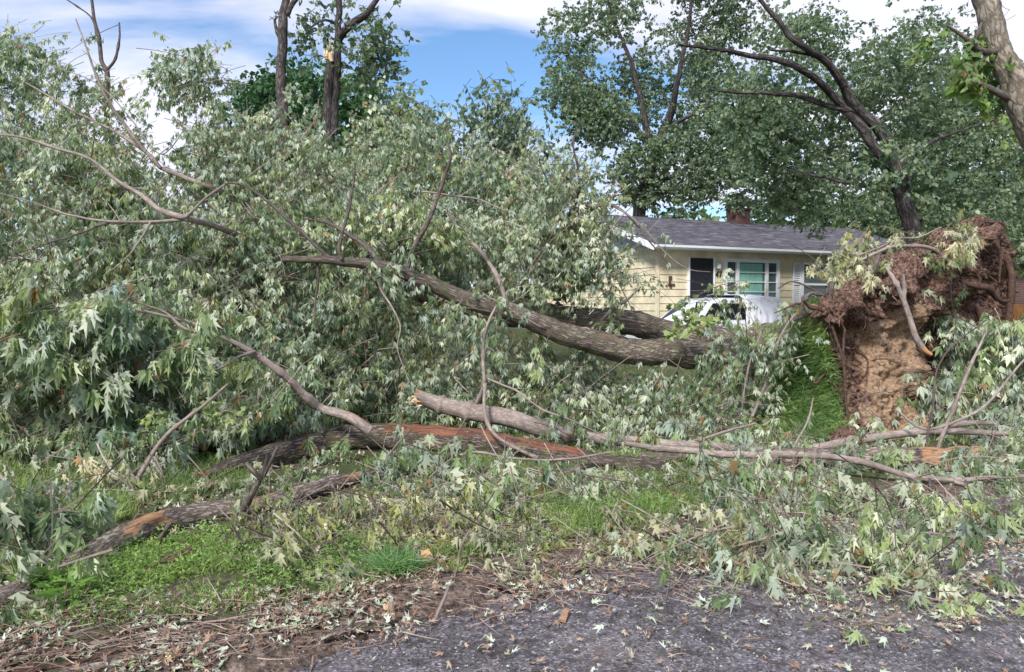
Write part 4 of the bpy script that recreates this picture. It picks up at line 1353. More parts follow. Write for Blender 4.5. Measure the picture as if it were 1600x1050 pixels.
D = 12
b0 = P(1700, 640, D)
ts = thing('sycamore_tree', 'sycamore with mottled pale bark and a torn scar leaning in at the top right corner', 'tree', (b0[0], b0[1], float(terrain(b0[0], b0[1]))))
b = Buf()
pxtube(b, [(1720, 690, D, 34), (1700, 560, D, 30), (1672, 400, D, 27), (1640, 270, D, 26), (1605, 180, D, 25), (1580, 120, D, 21), (1555, 60, D, 19), (1540, 0, D, 17), (1528, -60, D, 15)], 18, .08, rough=.10, wob=.1, seed=4, bare=[(.62, .70, 1.6, 1.0, .75)])
b.build('trunk', M['sycamore'], ts, smooth=True)
b = Buf(); pxtube(b, [(1592, 160, D, 9), (1560, 145, D - .1, 5.5), (1530, 130, D - .2, 4.5), (1515, 118, D - .3, 3)], 8, .08, rough=.1, seed=5); b.build('limb', M['limbdark'], ts, smooth=True)
b = Buf(); pxtube(b, [(1562, 80, D, 6), (1535, 80, D - .3, 5), (1510, 60, D - .4, 3.5), (1480, 40, D - .4, 2)], 8, .08, rough=.1, seed=6); b.build('limb', M['limbdark'], ts, smooth=True)
b = Buf(); pxtube(b, [(1514, 95, D, 5), (1525, 60, D - .3, 4), (1535, 35, D - .4, 3)], 8, .08, rough=.1, seed=7); b.build('limb', M['limbdark'], ts, smooth=True)
sycamore_extra(ts)

# broken snags left of centre
D = 21
tree('bare_tree', 'straight bare grey trunk with a forked top standing left of the broken one', [
    [(441, 300, D, 8.4), (441, 200, D, 8.2), (440, 130, D, 7.8), (441, 70, D, 7.2), (445, 25, D, 7), (448, -20, D, 4.6), (445, -60, D, 3)],
    [(446, 22, D, 6), (456, 5, D, 4.5), (470, -12, D, 4), (490, -35, D, 3)],
    [(440, 62, D, 4), (433, 48, D, 2.8), (429, 28, D, 1.8)],
], [], M['snagbark'], M['green'])


def snag_extra(t):
    b = Buf()
    r = random.Random(3)
    for k in range(9):
        x = 507 + k * 1.6
        p = P(x, 84, D - .05 + r.uniform(-.1, .1)); q = P(x + r.uniform(-1, 1), 84 - r.uniform(6, 26), D)
        tube(b, [p + np.array([0, 0, -.2]), p, q], [.03, .025, .003], 4, .3)
    b.build('splintered_top', M['palewood'], t)


tree('broken_tree', 'dark trunk beside a snapped stem with a splintered pale top and sparse leaves', [
    [(514, 300, D, 8.5), (514, 200, D, 8), (514, 150, D, 7.5), (515, 110, D, 7), (516, 82, D, 6)],
    [(522, 210, D, 6), (525, 160, D, 5.8), (528, 110, D, 5.6), (529, 60, D - .1, 5.2), (530, 10, D - .1, 5), (531, -40, D, 5)],
    [(529, 65, D, 6), (540, 48, D - .2, 6), (556, 36, D - .3, 6), (575, 20, D - .4, 5), (595, -8, D - .4, 3.5), (615, -30, D - .4, 3)],
    [(528, 40, D, 2.5), (505, 30, D - .3, 2), (480, 45, D - .5, 1.2)],
    [(528, 80, D, 2), (555, 90, D - .3, 1.6), (590, 100, D - .5, 1)],
], [
    dict(poly=[(455, 60), (465, 20), (490, -10), (560, -20), (600, 10), (560, 30), (500, 60), (480, 80)], D=(20.5, 20.5), thick=1.6, n=60, seed=41, gate=.52, L=.13, nl=11, slen=.55, twigs=True, tr=.006),
    dict(poly=[(530, 30), (590, 35), (618, 80), (612, 125), (580, 120), (550, 100), (530, 80)], D=(20.3, 20.3), thick=1.6, n=120, seed=42, gate=.5, L=.13, nl=11, slen=.5, twigs=True, tr=.006),
    dict(poly=[(480, 50), (520, 60), (520, 90), (490, 95)], D=(20.3, 20.3), thick=1.2, n=12, seed=43, L=.13, nl=9, twigs=True, tr=.006),
    dict(poly=[(560, 90), (605, 110), (600, 140), (570, 130)], D=(20.3, 20.3), thick=1.2, n=36, seed=44, L=.13, nl=9, twigs=True, tr=.006),
], M['farbark'], M['greenb'], extra=snag_extra)

D = 28
tree('bushy_tree', 'rounded dense dark green tree behind the two bare trunks', [
    [(490, 330, D, 9), (490, 220, D, 7), (488, 160, D, 4)],
], [
    dict(poly=[(355, 150), (375, 120), (420, 118), (460, 98), (520, 112), (575, 125), (620, 160), (650, 190), (660, 260), (640, 330), (360, 330), (350, 220)], D=(26, 25), thick=5, n=2300, seed=45, gate=.36, L=.17, nl=14),
], M['farbark'], M['dark'])
D = 17
tree('willowy_tree', 'slender loose-leaved tree rising above the foliage right of centre', [
    [(770, 420, D, 5), (772, 320, D, 4), (775, 260, D, 3), (765, 210, D, 2), (762, 160, D, 1.2)],
    [(774, 290, D, 2.5), (800, 240, D, 2), (805, 200, D, 1)],
    [(774, 300, D, 2.5), (750, 250, D, 2), (742, 200, D, 1)],
], [
    dict(poly=[(748, 150), (765, 140), (800, 160), (830, 220), (835, 270), (800, 300), (770, 240)], D=(16.5, 16.5), thick=1.6, n=330, seed=46, gate=.43, L=.10, nl=11, slen=.5, lod=2, droop=1.2, twigs=True, tr=.004),
    dict(poly=[(725, 170), (760, 180), (800, 300), (730, 320), (690, 250), (700, 200)], D=(16.8, 16.8), thick=1.6, n=150, seed=47, gate=.46, L=.10, nl=10, slen=.5, lod=2, droop=1.2, twigs=True, tr=.004),
    dict(poly=[(830, 265), (860, 255), (885, 270), (880, 300), (850, 310), (832, 290)], D=(16.8, 16.8), thick=1.0, n=60, seed=48, L=.13, nl=8, lod=2, droop=.8, twigs=True, tr=.004),
], M['farbark'], M['greenb'])
D = 19
tree('leafy_tree', 'grey green treetop just right of the broken trunk', [
    [(610, 420, D, 6), (612, 300, D, 5), (620, 220, D, 3), (625, 165, D, 1.2)],
], [
    dict(poly=[(555, 200), (590, 160), (620, 145), (650, 165), (680, 195), (710, 230), (700, 300), (560, 300)], D=(18, 18), thick=2.5, n=700, seed=49, gate=.42, L=.12, nl=11, slen=.5, droop=.8, twigs=True, tr=.005),
], M['farbark'], M['silverfar'])


def far_woods():
    lb = Buf()
    rg = np.random.default_rng(3)
    for cx in np.linspace(-120, 150, 50):
        y = 75 + rg.uniform(-12, 25)
        h = rg.uniform(7, 12)
        n = 80
        p = norm(rg.normal(size=(n, 3))) * np.array([4, 3, h * .5]) * rg.uniform(.5, 1, (n, 1)) + np.array([cx, y, h * .55])
        sprays(lb, None, p, 8, 1.0, 1.8, lod=2, droop=.3, rg=rg)
    o = lb.build('distant_woods', M['green'])
    tag(o, 'far line of green woods closing the horizon behind the gardens', 'trees', kind='stuff')


far_woods()

# ================================================================== THE UPROOTED MAPLE
UT = thing('uprooted_maple', 'huge uprooted maple lying to the left, its trunk ending in the upturned root plate', 'fallen tree', P(1250, 640, 10.0) * np.array([1, 1, 0]) + np.array([0, 0, .05]))


def branch(parent, pl, m, name='branch', sides=10, step=.05, **k):
    b = Buf()
    pxtube(b, pl, sides, step, **k)
    return b.build(name, m, parent, smooth=True)


branch(UT, [(1330, 560, 10.4, 50), (1270, 560, 10.4, 42), (1200, 552, 10.3, 32), (1140, 555, 10.1, 24), (1080, 557, 10.0, 22), (1000, 551, 9.8, 21), (930, 540, 9.6, 19), (880, 523, 9.4, 17), (840, 505, 9.3, 15.5), (795, 488, 9.2, 13.5),
            (745, 474, 9.1, 13), (690, 448, 9.0, 11.5), (640, 430, 8.9, 10), (580, 414, 8.8, 8.5), (510, 408, 8.6, 7), (440, 408, 8.5, 4.5)], M['bark'], 'trunk', 36, .03, rough=.13, wob=.12, seed=2,
       bare=[(.30, .52, 5.6, .5, .42)])
branch(UT, [(1300, 545, 10.9, 44), (1220, 535, 10.9, 36), (1150, 536, 10.8, 23), (1080, 527, 10.7, 20), (1000, 513, 10.6, 20), (930, 503, 10.6, 21), (860, 497, 10.6, 20), (780, 488, 10.6, 20), (700, 470, 10.6, 17), (640, 455, 10.6, 14), (560, 440, 10.6, 10), (480, 420, 10.6, 7)], M['bark'], 'stem', 34, .035, rough=.13, wob=.16, seed=9)
# limbs rising off the trunk
for pl, mm in [
    ([(636, 425, 8.9, 6), (648, 385, 8.9, 5.5), (668, 345, 8.8, 5), (685, 305, 8.8, 4.5), (697, 270, 8.8, 3.5), (705, 245, 8.7, 2.2), (703, 222, 8.7, 1)], 'limbdark'),
    ([(520, 408, 8.6, 4), (495, 385, 8.6, 4), (460, 350, 8.6, 4), (425, 320, 8.6, 3.4), (395, 298, 8.6, 3), (365, 287, 8.6, 2.4), (345, 290, 8.6, 1.6)], 'limbdark'),
    ([(533, 405, 8.6, 3.5), (530, 380, 8.6, 3.4), (545, 330, 8.6, 3), (552, 290, 8.6, 2.5), (556, 255, 8.6, 1.8)], 'limbdark'),
    ([(600, 420, 8.9, 6), (580, 395, 9, 6), (560, 375, 9.2, 5), (520, 350, 9.5, 4), (480, 340, 10, 3)], 'limbdark'),
    ([(795, 480, 9.3, 5), (785, 450, 9.4, 5), (765, 410, 9.6, 4.5), (745, 385, 9.8, 4), (725, 370, 10, 3.5), (700, 330, 10, 2.5)], 'limb'),
    ([(870, 470, 10.2, 9), (872, 420, 10.1, 8), (880, 370, 10, 7), (892, 335, 9.9, 5.5), (903, 300, 9.8, 4), (905, 270, 9.8, 3), (896, 230, 9.7, 2), (902, 195, 9.7, 1)], 'limbdark'),
    ([(884, 350, 9.9, 5), (905, 330, 9.8, 4.5), (930, 322, 9.6, 4), (960, 322, 9.5, 3), (990, 345, 9.4, 2.2), (1020, 380, 9.3, 1.5), (1045, 415, 9.3, 1)], 'limbdark'),
    ([(920, 325, 9.7, 2.5), (945, 340, 9.5, 2), (960, 380, 9.4, 1.8), (965, 430, 9.3, 1.4), (985, 480, 9.2, .9)], 'limbdark'),
    ([(905, 290, 9.8, 2.2), (885, 278, 9.8, 2), (880, 262, 9.8, 1.3)], 'limbdark'),
    ([(940, 502, 9.9, 4), (955, 485, 9.8, 3.6), (978, 470, 9.7, 3), (1000, 450, 9.7, 1.6)], 'limb'),
    ([(660, 300, 9, 2), (700, 305, 9, 2), (745, 310, 9, 1.6), (790, 330, 9, 1)], 'limb'),
    ([(495, 412, 8.6, 3.2), (496, 440, 8.6, 3), (492, 480, 8.6, 2), (498, 520, 8.6, 1.2)], 'limbdark'),
    ([(590, 415, 8.7, 2.6), (595, 450, 8.6, 2.4), (612, 480, 8.5, 2), (625, 510, 8.5, 1.6), (622, 550, 8.5, 1.2), (640, 600, 8.4, .9)], 'limb'),
    ([(250, 262, 11, 4), (225, 235, 11, 4), (190, 212, 11, 3.4), (150, 190, 11, 3), (100, 165, 11, 2.4), (40, 130, 11, 1.6)], 'limb'),
    ([(250, 262, 11, 4.4), (210, 215, 10.9, 4), (180, 175, 10.8, 3.4), (160, 140, 10.7, 3), (140, 90, 10.7, 2.2), (118, 30, 10.7, 1.2)], 'limb'),
    ([(400, 330, 12.2, 7), (360, 310, 11.4, 7), (320, 290, 11.0, 6), (280, 275, 11, 5), (250, 262, 11, 4.4)], 'limb'),
]:
    branch(UT, [(x_, y_, d_, r_ * .72) for x_, y_, d_, r_ in pl], M[mm], sides=8, rough=.12, wob=.06, seed=int(pl[0][0]), knots=3)


def grid_surface(ctrl, nu, nv):
    ctrl = np.asarray(ctrl, float)
    a = np.stack([catmull(r, nu) for r in ctrl], 0)
    return np.stack([catmull(a[:, k], nv) for k in range(nu)], 1)


def quads(n, m_):
    i, j = np.meshgrid(np.arange(n - 1), np.arange(m_ - 1), indexing='ij')
    return np.stack([i * m_ + j, i * m_ + j + 1, (i + 1) * m_ + j + 1, (i + 1) * m_ + j], -1).reshape(-1, 4)


def grass_blades(buf, p, h, dirs=None, rg=RNG, w=.0045):
    n = len(p)
    if dirs is None: dirs = norm(rg.normal(size=(n, 3)) * np.array([.4, .4, .1]) + np.array([0, 0, 1.0]))
    lean = rg.normal(size=(n, 3)) * np.array([1, 1, .2]); lean[:, 2] -= .5
    s = norm(np.cross(dirs, rg.normal(size=(n, 3))))
    m1 = p + dirs * h[:, None] * .55
    tip = p + norm(dirs + lean * .35) * h[:, None]
    ww = w * rg.uniform(.7, 1.6, n)[:, None]
    V = np.stack([p - s * ww, p + s * ww, m1 + s * ww * .8, m1 - s * ww * .8, tip], 1)
    base = np.arange(n)[:, None] * 5
    r = rg.random(n) * .95
    buf.add(V.reshape(-1, 3), base + np.array([0, 1, 2, 3]), rnd=r)
    k = buf.n - n * 5
    buf.F.append((base + np.array([3, 2, 4])) + k); buf.R.append(r); buf.M.append(np.zeros(n))


M['rootbark'] = simple_noise_mat('root_bark', (0.035, 0.02, 0.015), (0.12, 0.07, 0.052), 24, bd=.01)
M['rootfib'] = rnd_mat('root_fibre', [(0, (0.06, 0.035, 0.026)), (.6, (0.19, 0.11, 0.085)), (1, (0.38, 0.27, 0.21))])


def build_root_plate():
    C = [
        [(1262, 474, 9.5), (1276, 474, 9.15), (1296, 466, 9.05), (1345, 425, 9.4), (1410, 388, 10.0), (1490, 352, 10.9), (1540, 342, 11.6), (1572, 366, 12.0), (1580, 410, 12.6)],
        [(1266, 482, 9.4), (1284, 488, 9.0), (1312, 482, 8.85), (1365, 450, 9.0), (1430, 415, 9.5), (1500, 380, 10.3), (1545, 372, 11.1), (1568, 400, 11.7), (1576, 440, 12.5)],
        [(1276, 515, 9.4), (1295, 520, 9.05), (1325, 520, 9.05), (1368, 490, 9.25), (1432, 458, 9.6), (1505, 425, 10.4), (1540, 415, 11.2), (1558, 435, 11.8), (1566, 460, 12.5)],
        [(1288, 560, 9.4), (1308, 565, 9.05), (1330, 568, 9.2), (1368, 545, 9.4), (1430, 520, 9.8), (1490, 500, 10.9), (1522, 480, 11.6), (1546, 485, 12.0), (1554, 500, 12.5)],
        [(1296, 610, 9.4), (1315, 615, 9.05), (1335, 620, 9.15), (1372, 605, 9.25), (1430, 585, 9.65), (1482, 565, 10.9), (1525, 545, 11.6), (1550, 545, 12.0), (1556, 560, 12.5)],
        [(1300, 655, 9.0), (1320, 660, 8.75), (1340, 660, 8.9), (1376, 650, 9.1), (1428, 635, 9.5), (1478, 620, 10.9), (1520, 600, 11.6), (1545, 590, 12.0), (1550, 600, 12.5)],
        [(1304, 700, 8.6), (1322, 708, 8.35), (1345, 702, 8.6), (1380, 697, 8.8), (1425, 690, 9.1), (1475, 675, 9.9), (1515, 660, 10.6), (1540, 650, 11.2), (1540, 645, 12.0)],
    ]
    C = np.array(C, float)
    Pn = P(C[..., 0], C[..., 1], C[..., 2])
    nu, nv = 200, 130
    S = grid_surface(Pn, nu, nv)
    du = np.gradient(S, axis=1); dv = np.gradient(S, axis=0)
    Nn = norm(np.cross(du, dv))
    flip = np.sign((Nn * (np.array([0, 0, EYE]) - S)).sum(-1, keepdims=True)); Nn *= flip
    lump = fbm(S, 2.6, 2, 2.0) - .5
    f2 = fbm(S, 7.0, 4, 8.0) - .5
    rid = 1 - 2 * np.abs(fbm(S * np.array([1, 1, .5]), 5.0, 3, 4.0) - .5)
    disp = lump * .50 + f2 * .30 + (np.abs(fbm(S, 11.0, 3, 31.0) - .5)) * .30 + (fbm(S, 24.0, 2, 51.) - .5) * .07
    # undercut cavity below the top lip
    px = 800 + S[..., 0] / S[..., 1] * F
    edge = sstep(0, .06, np.linspace(0, 1, nu))[None] * sstep(0, .05, np.linspace(0, 1, nv))[:, None]
    S2 = S + Nn * (disp * (0.3 + .7 * edge))[..., None]
    cav = np.exp(-(((px - 1332) / 18) ** 2)) * np.exp(-((S[..., 2] - 1.32) / .22) ** 2)
    S2 -= Nn * (cav * .30)[..., None]
    zc = S2[..., 2]
    u = np.linspace(0, 1, nu)[None].repeat(nv, 0); v = np.linspace(0, 1, nv)[:, None].repeat(nu, 1)
    tan = .85 * np.exp(-(((px - 1395) / 55) ** 2)) * sstep(.28, .42, v) * (1 - .2 * sstep(.8, 1, v)) + .38 * np.exp(-(((px - 1480) / 50) ** 2) - ((v - .30) / .09) ** 2)
    b = Buf()
    b.add(S2.reshape(-1, 3), quads(nv, nu), bare=tan.ravel() + .001, uv=np.ones((S2.size // 3, 2)))
    rp = b.build('root_plate', M['soil'], UT, smooth=True)
    ORG[rp.name] = ORG[UT.name]
    # lawn side of the plate
    T = [
        [(1278, 474, 9.15), (1266, 478, 9.5), (1256, 500, 10.1), (1290, 470, 11.5), (1400, 400, 12.8)],
        [(1290, 515, 9.05), (1262, 515, 9.5), (1238, 535, 10.1), (1270, 520, 11.5), (1400, 470, 12.9)],
        [(1303, 565, 9.05), (1262, 560, 9.5), (1222, 580, 10.1), (1250, 570, 11.5), (1390, 540, 12.9)],
        [(1310, 615, 9.05), (1262, 610, 9.5), (1206, 625, 10.1), (1230, 610, 11.5), (1380, 600, 12.9)],
        [(1316, 660, 8.75), (1262, 665, 9.2), (1190, 668, 9.6), (1200, 645, 11.5), (1370, 640, 12.9)],
        [(1318, 709, 8.4), (1255, 708, 8.5), (1165, 700, 8.7), (1150, 660, 11.3), (1350, 650, 12.4)],
    ]
    T = np.array(T, float)
    G = grid_surface(P(T[..., 0], T[..., 1], T[..., 2]), 70, 60)
    G = G + norm(np.cross(np.gradient(G, axis=1), np.gradient(G, axis=0))) * ((fbm(G, 3, 3) - .5) * .14)[..., None]
    b = Buf(); b.add(G.reshape(-1, 3), quads(60, 70), bare=np.full(G.size // 3, .2), uv=np.ones((G.size // 3, 2)))
    b.build('turf_side', M['ground'], rp, smooth=True)
    # grass growing on the tilted turf
    rg = np.random.default_rng(8)
    n = 15000
    iu = rg.uniform(0, 38, n); iv = rg.uniform(0, 58, n)
    i0, j0 = iv.astype(int), iu.astype(int)
    p = G[i0, j0] * (1 - (iu - j0))[:, None] + G[i0, np.minimum(j0 + 1, 69)] * (iu - j0)[:, None]
    p += (G[np.minimum(i0 + 1, 59), j0] - G[i0, j0]) * (iv - i0)[:, None]
    gb = Buf()
    out = np.array([-.75, -.55, .3])
    grass_blades(gb, p, rg.uniform(.08, .24, n), dirs=norm(rg.normal(size=(n, 3)) * .9 + out + np.array([0, 0, -.1])), rg=rg, w=.0035)
    q = p[rg.random(n) < .22]
    m_ = len(q)
    leaves(gb, q + out * .06, norm(rg.normal(size=(m_, 3)) + out * .5 + np.array([0, 0, -.6])), rg.normal(size=(m_, 3)) + out * 1.3, rg.uniform(.04, .085, m_), rg.random(m_), 't')
    o = gb.build('turf_grass', M['turf'], rp); o['kind'] = 'stuff'
    # hanging roots: coarse ones each their own mesh, the fibres as one mass
    rb = M['redtwig']
    big = [
        [(1572, 400, 11.6, 9), (1578, 440, 11.5, 9), (1574, 490, 11.5, 8), (1570, 535, 11.5, 7)],
        [(1560, 372, 11.2, 7), (1566, 352, 11.1, 5), (1540, 346, 11, 3)],
        [(1500, 440, 10.4, 7), (1540, 452, 10.6, 9), (1562, 470, 10.8, 6), (1578, 470, 10.9, 3)],
        [(1530, 480, 11.2, 10), (1540, 520, 11.2, 9), (1535, 560, 11.2, 7), (1528, 610, 11.3, 4)],
        [(1300, 510, 8.9, 4), (1316, 560, 8.85, 4), (1322, 620, 8.85, 4), (1330, 680, 8.85, 2)],
        [(1318, 515, 8.95, 3.5), (1322, 560, 8.9, 3), (1340, 600, 9.0, 2)],
        [(1350, 640, 9.4, 2.6), (1385, 635, 9.3, 2.4), (1420, 640, 9.6, 2), (1440, 620, 9.8, 1.2)],
        [(1440, 430, 9.6, 4), (1470, 410, 9.8, 4), (1510, 400, 10.2, 3), (1540, 380, 10.6, 2)],
        [(1310, 470, 8.9, 3), (1350, 450, 9.0, 3), (1400, 455, 9.2, 2), (1430, 480, 9.4, 1)],
        [(1545, 350, 11.3, 4), (1556, 372, 10.9, 5), (1562, 400, 10.9, 4), (1560, 440, 10.9, 3)],
    ]
    for k, pl in enumerate(big):
        b = Buf(); pxtube(b, [(x, y, d_, r_ * .62) for x, y, d_, r_ in pl], 8, .04, rough=.3, wob=.10, seed=20 + k); b.build('root', M['rootbark'], rp, smooth=True)
    for k in range(26):
        iv_, iu_ = int(rg.uniform(4, nv * .75)), int(rg.uniform(8, nu - 12))
        p0 = S2[iv_, iu_]; nn_ = Nn[iv_, iu_]
        L_ = rg.uniform(.15, .5); r0 = rg.uniform(.008, .026)
        d0 = norm(nn_ + rg.normal(size=3) * .7)
        pts = np.array([p0 - nn_ * .06, p0 + d0 * L_ * .3, p0 + d0 * L_ * .65 + rg.normal(size=3) * .05 + [0, 0, -.05], p0 + d0 * L_ + rg.normal(size=3) * .08 + [0, 0, -.14]])
        b = Buf(); tube(b, pts, [r0, r0 * .8, r0 * .6, r0 * (.2 if k % 3 else .5)], 7, .04, rough=.3, wob=.12, seed=300 + k); b.build('root', M['rootbark'], rp, smooth=True)
    fb = Buf()
    idx = rg.integers(0, nv * nu, 5200)
    w = np.ones(nv * nu)
    pp = S2.reshape(-1, 3)[idx]; nn = Nn.reshape(-1, 3)[idx]; vv = v.ravel()[idx]; uu = u.ravel()[idx]; tt = tan.ravel()[idx]
    keep = (rg.random(5200) < np.where(vv < .42, .42, np.where(uu > .72, .85, .22))) & (rg.random(5200) > tt * .9)
    pp, nn = pp[keep], nn[keep]
    n = len(pp)
    l_ = rg.uniform(.04, .17, n)
    dd = norm(nn * .7 + rg.normal(size=(n, 3)) * .7)
    p1 = pp + dd * l_[:, None] * .5
    p2 = p1 + norm(dd * .4 + rg.normal(size=(n, 3)) * .5 + np.array([0, 0, -.8])) * l_[:, None] * .6
    bez_tubes(fb, pp - nn * .02, p1, p2, rg.uniform(.0018, .006, n), np.full(n, .0008), rings=5, sides=3)
    o = fb.build('root_fibres', M['rootfib'], rp); o['kind'] = 'stuff'


M['turf'] = leaf_mat('turf_blade', ((0.11, 0.20, 0.06), (0.30, 0.42, 0.15)), ((0.12, 0.21, 0.08), (0.30, 0.42, 0.17)), trans=.38, dead=0.05, clump=((0.4, 0.48, 0.55), (1.15, 1.0, 0.9)))  # lawn grass in lighter colours, painted up against the shade on this side
build_root_plate()

# crown of the uprooted maple: regions outlined in the photograph, each a volume with depth
lb, tb = Buf(), Buf()
CR = [
    # back canopy, highest
    dict(poly=[(-80, 90), (20, 45), (80, 80), (110, 110), (180, 140), (205, 190), (228, 262), (300, 300), (420, 330), (420, 420), (-80, 420)], D=(12.2, 10.4), thick=2.6, n=2538, seed=61, gate=0.410, L=0.093, nl=9, lod=1, flow=(-.3, 0, -.1), boughs=90),
    dict(poly=[(225, 95), (260, 78), (320, 72), (350, 90), (352, 125), (300, 138), (250, 128)], D=(11.8, 11.6), thick=.9, n=217, seed=62, gate=.36, L=0.090, nl=8, lod=1, boughs=3, flow=(-.4, 0, .1)),
    dict(poly=[(305, 180), (335, 140), (380, 155), (440, 140), (480, 165), (500, 205), (560, 225), (620, 210), (660, 210), (720, 235), (790, 245), (850, 290), (880, 340), (860, 400), (760, 420), (600, 400), (420, 380), (300, 320), (292, 250)], D=(12.0, 10.4), thick=2.4, n=3046, seed=63, gate=0.430, L=0.089, nl=9, lod=1, flow=(-.2, 0, -.1), boughs=110),
    dict(poly=[(285, 275), (420, 300), (420, 200), (300, 190)], D=(11.5, 11.0), thick=1.4, n=461, seed=64, gate=0.415, L=0.093, nl=9, lod=1, boughs=10),
    # middle
    dict(poly=[(380, 330), (600, 300), (760, 330), (880, 330), (930, 330), (905, 420), (880, 470), (760, 450), (640, 410), (500, 390), (380, 400)], D=(9.7, 9.8), thick=1.4, n=1318, seed=65, gate=0.480, L=0.093, nl=9, lod=1, boughs=60),
    dict(poly=[(400, 400), (520, 420), (650, 450), (800, 500), (860, 560), (860, 640), (700, 640), (520, 630), (400, 600)], D=(9.5, 9.3), thick=1.8, n=1928, seed=66, gate=0.440, L=0.093, nl=9, lod=1, boughs=90, bflow=(.2, 0, -.8)),
    dict(poly=[(250, 330), (440, 330), (440, 560), (250, 540)], D=(9.5, 9.0), thick=1.8, n=1240, seed=67, gate=0.440, L=0.093, nl=9, lod=1, boughs=50),
    dict(poly=[(-60, 50), (40, 30), (120, 60), (200, 120), (215, 160), (190, 170), (120, 110), (-60, 90)], D=(12.0, 11.8), thick=1.2, n=110, seed=72, gate=.45, L=.085, nl=7, lod=1, boughs=2),
    dict(poly=[(560, 195), (640, 175), (700, 190), (760, 190), (860, 230), (900, 290), (850, 290), (780, 250), (660, 220), (580, 230)], D=(11.6, 11.0), thick=1.2, n=150, seed=73, gate=.45, L=.08, nl=7, lod=1, boughs=4),
    # sprays crossing in front of the trunks
    dict(poly=[(690, 425), (760, 440), (800, 470), (770, 500), (720, 480), (690, 460)], D=(8.85, 8.85), thick=.3, n=34, seed=74, L=.10, nl=8, lod=1, droop=1.2, boughs=4),
    dict(poly=[(560, 395), (640, 415), (620, 440), (560, 425)], D=(8.5, 8.5), thick=.2, n=12, seed=75, L=.10, nl=8, lod=1, droop=1.2),
    dict(poly=[(880, 470), (960, 480), (960, 520), (900, 520)], D=(9.6, 9.6), thick=.3, n=12, seed=76, L=.08, nl=7, lod=1, droop=1.2, boughs=3),
    dict(poly=[(1120, 515), (1190, 510), (1200, 590), (1130, 600)], D=(9.4, 9.3), thick=.3, n=80, seed=77, L=.09, nl=9, lod=1, droop=1.2, gate=.3),
    # sprays by the house wall
    dict(poly=[(860, 230), (925, 250), (935, 330), (960, 360), (930, 440), (920, 490), (850, 480), (840, 330)], D=(9.6, 9.6), thick=.9, n=478, seed=68, gate=.50, L=0.073, nl=8, lod=1, droop=.8, boughs=20),
    dict(poly=[(930, 325), (985, 335), (1020, 370), (1040, 420), (1035, 480), (1000, 470), (960, 460), (940, 400)], D=(9.3, 9.3), thick=.5, n=150, seed=69, gate=.42, L=0.069, nl=8, lod=1, droop=.8, boughs=10, bflow=(.3, 0, -.8)),
    dict(poly=[(1070, 405), (1100, 400), (1128, 425), (1118, 455), (1085, 440)], D=(9.2, 9.2), thick=.3, n=29, seed=70, L=0.069, nl=8, lod=1, boughs=3),
    # below the trunk
    dict(poly=[(820, 545), (900, 565), (1000, 585), (1110, 600), (1110, 650), (960, 650), (820, 640)], D=(9.6, 9.3), thick=1.6, n=952, seed=71, gate=.36, L=0.093, nl=8, lod=1, boughs=30),
]
for r in CR: region_foliage(lb, tb, r)
# long arching sprays hanging in front of the house
for pl in [[(960, 322, 9.5), (1000, 350, 9.3), (1040, 395, 9.2), (1075, 420, 9.1), (1110, 425, 9.1)]]:
    a_ = np.array(pl, float); pts = P(a_[:, 0], a_[:, 1], a_[:, 2])
    tube(tb, pts, np.linspace(.012, .003, len(pts)), 5, .08)
o = lb.build('crown', M['silverfar'], UT); o['kind'] = 'stuff'
o = tb.build('twig', M['twig'], UT); o['kind'] = 'stuff'


# ================================================================== OTHER FALLEN TREES AND LIMBS
def bough_thing(name, label, cat, base, paths, regs, leaf='silver', group=None, twigm='twig', rs=1.0):
    t = thing(name, label, cat, (base[0], base[1], max(float(terrain(base[0], base[1])), 0)), group)
    for k, (pl, mm, kw) in enumerate(paths):
        kk = dict(sides=9, rough=.12, wob=.05, seed=int(pl[0][0]) + k, knots=4)
        nm = kw.pop('name', 'limb' if k == 0 else 'branch') if kw else ('limb' if k == 0 else 'branch')
        kk.update(kw or {})
        branch(t, [(x_, y_, d_, r_ * rs) for x_, y_, d_, r_ in pl], M[mm], nm, **kk)
    if regs:
        lb, tb = Buf(), Buf()
        for r in regs: region_foliage(lb, tb, r)
        o = lb.build('foliage', M[leaf], t); o['kind'] = 'stuff'
        if tb.n:
            o = tb.build('twig', M[twigm], t); o['kind'] = 'stuff'
    return t


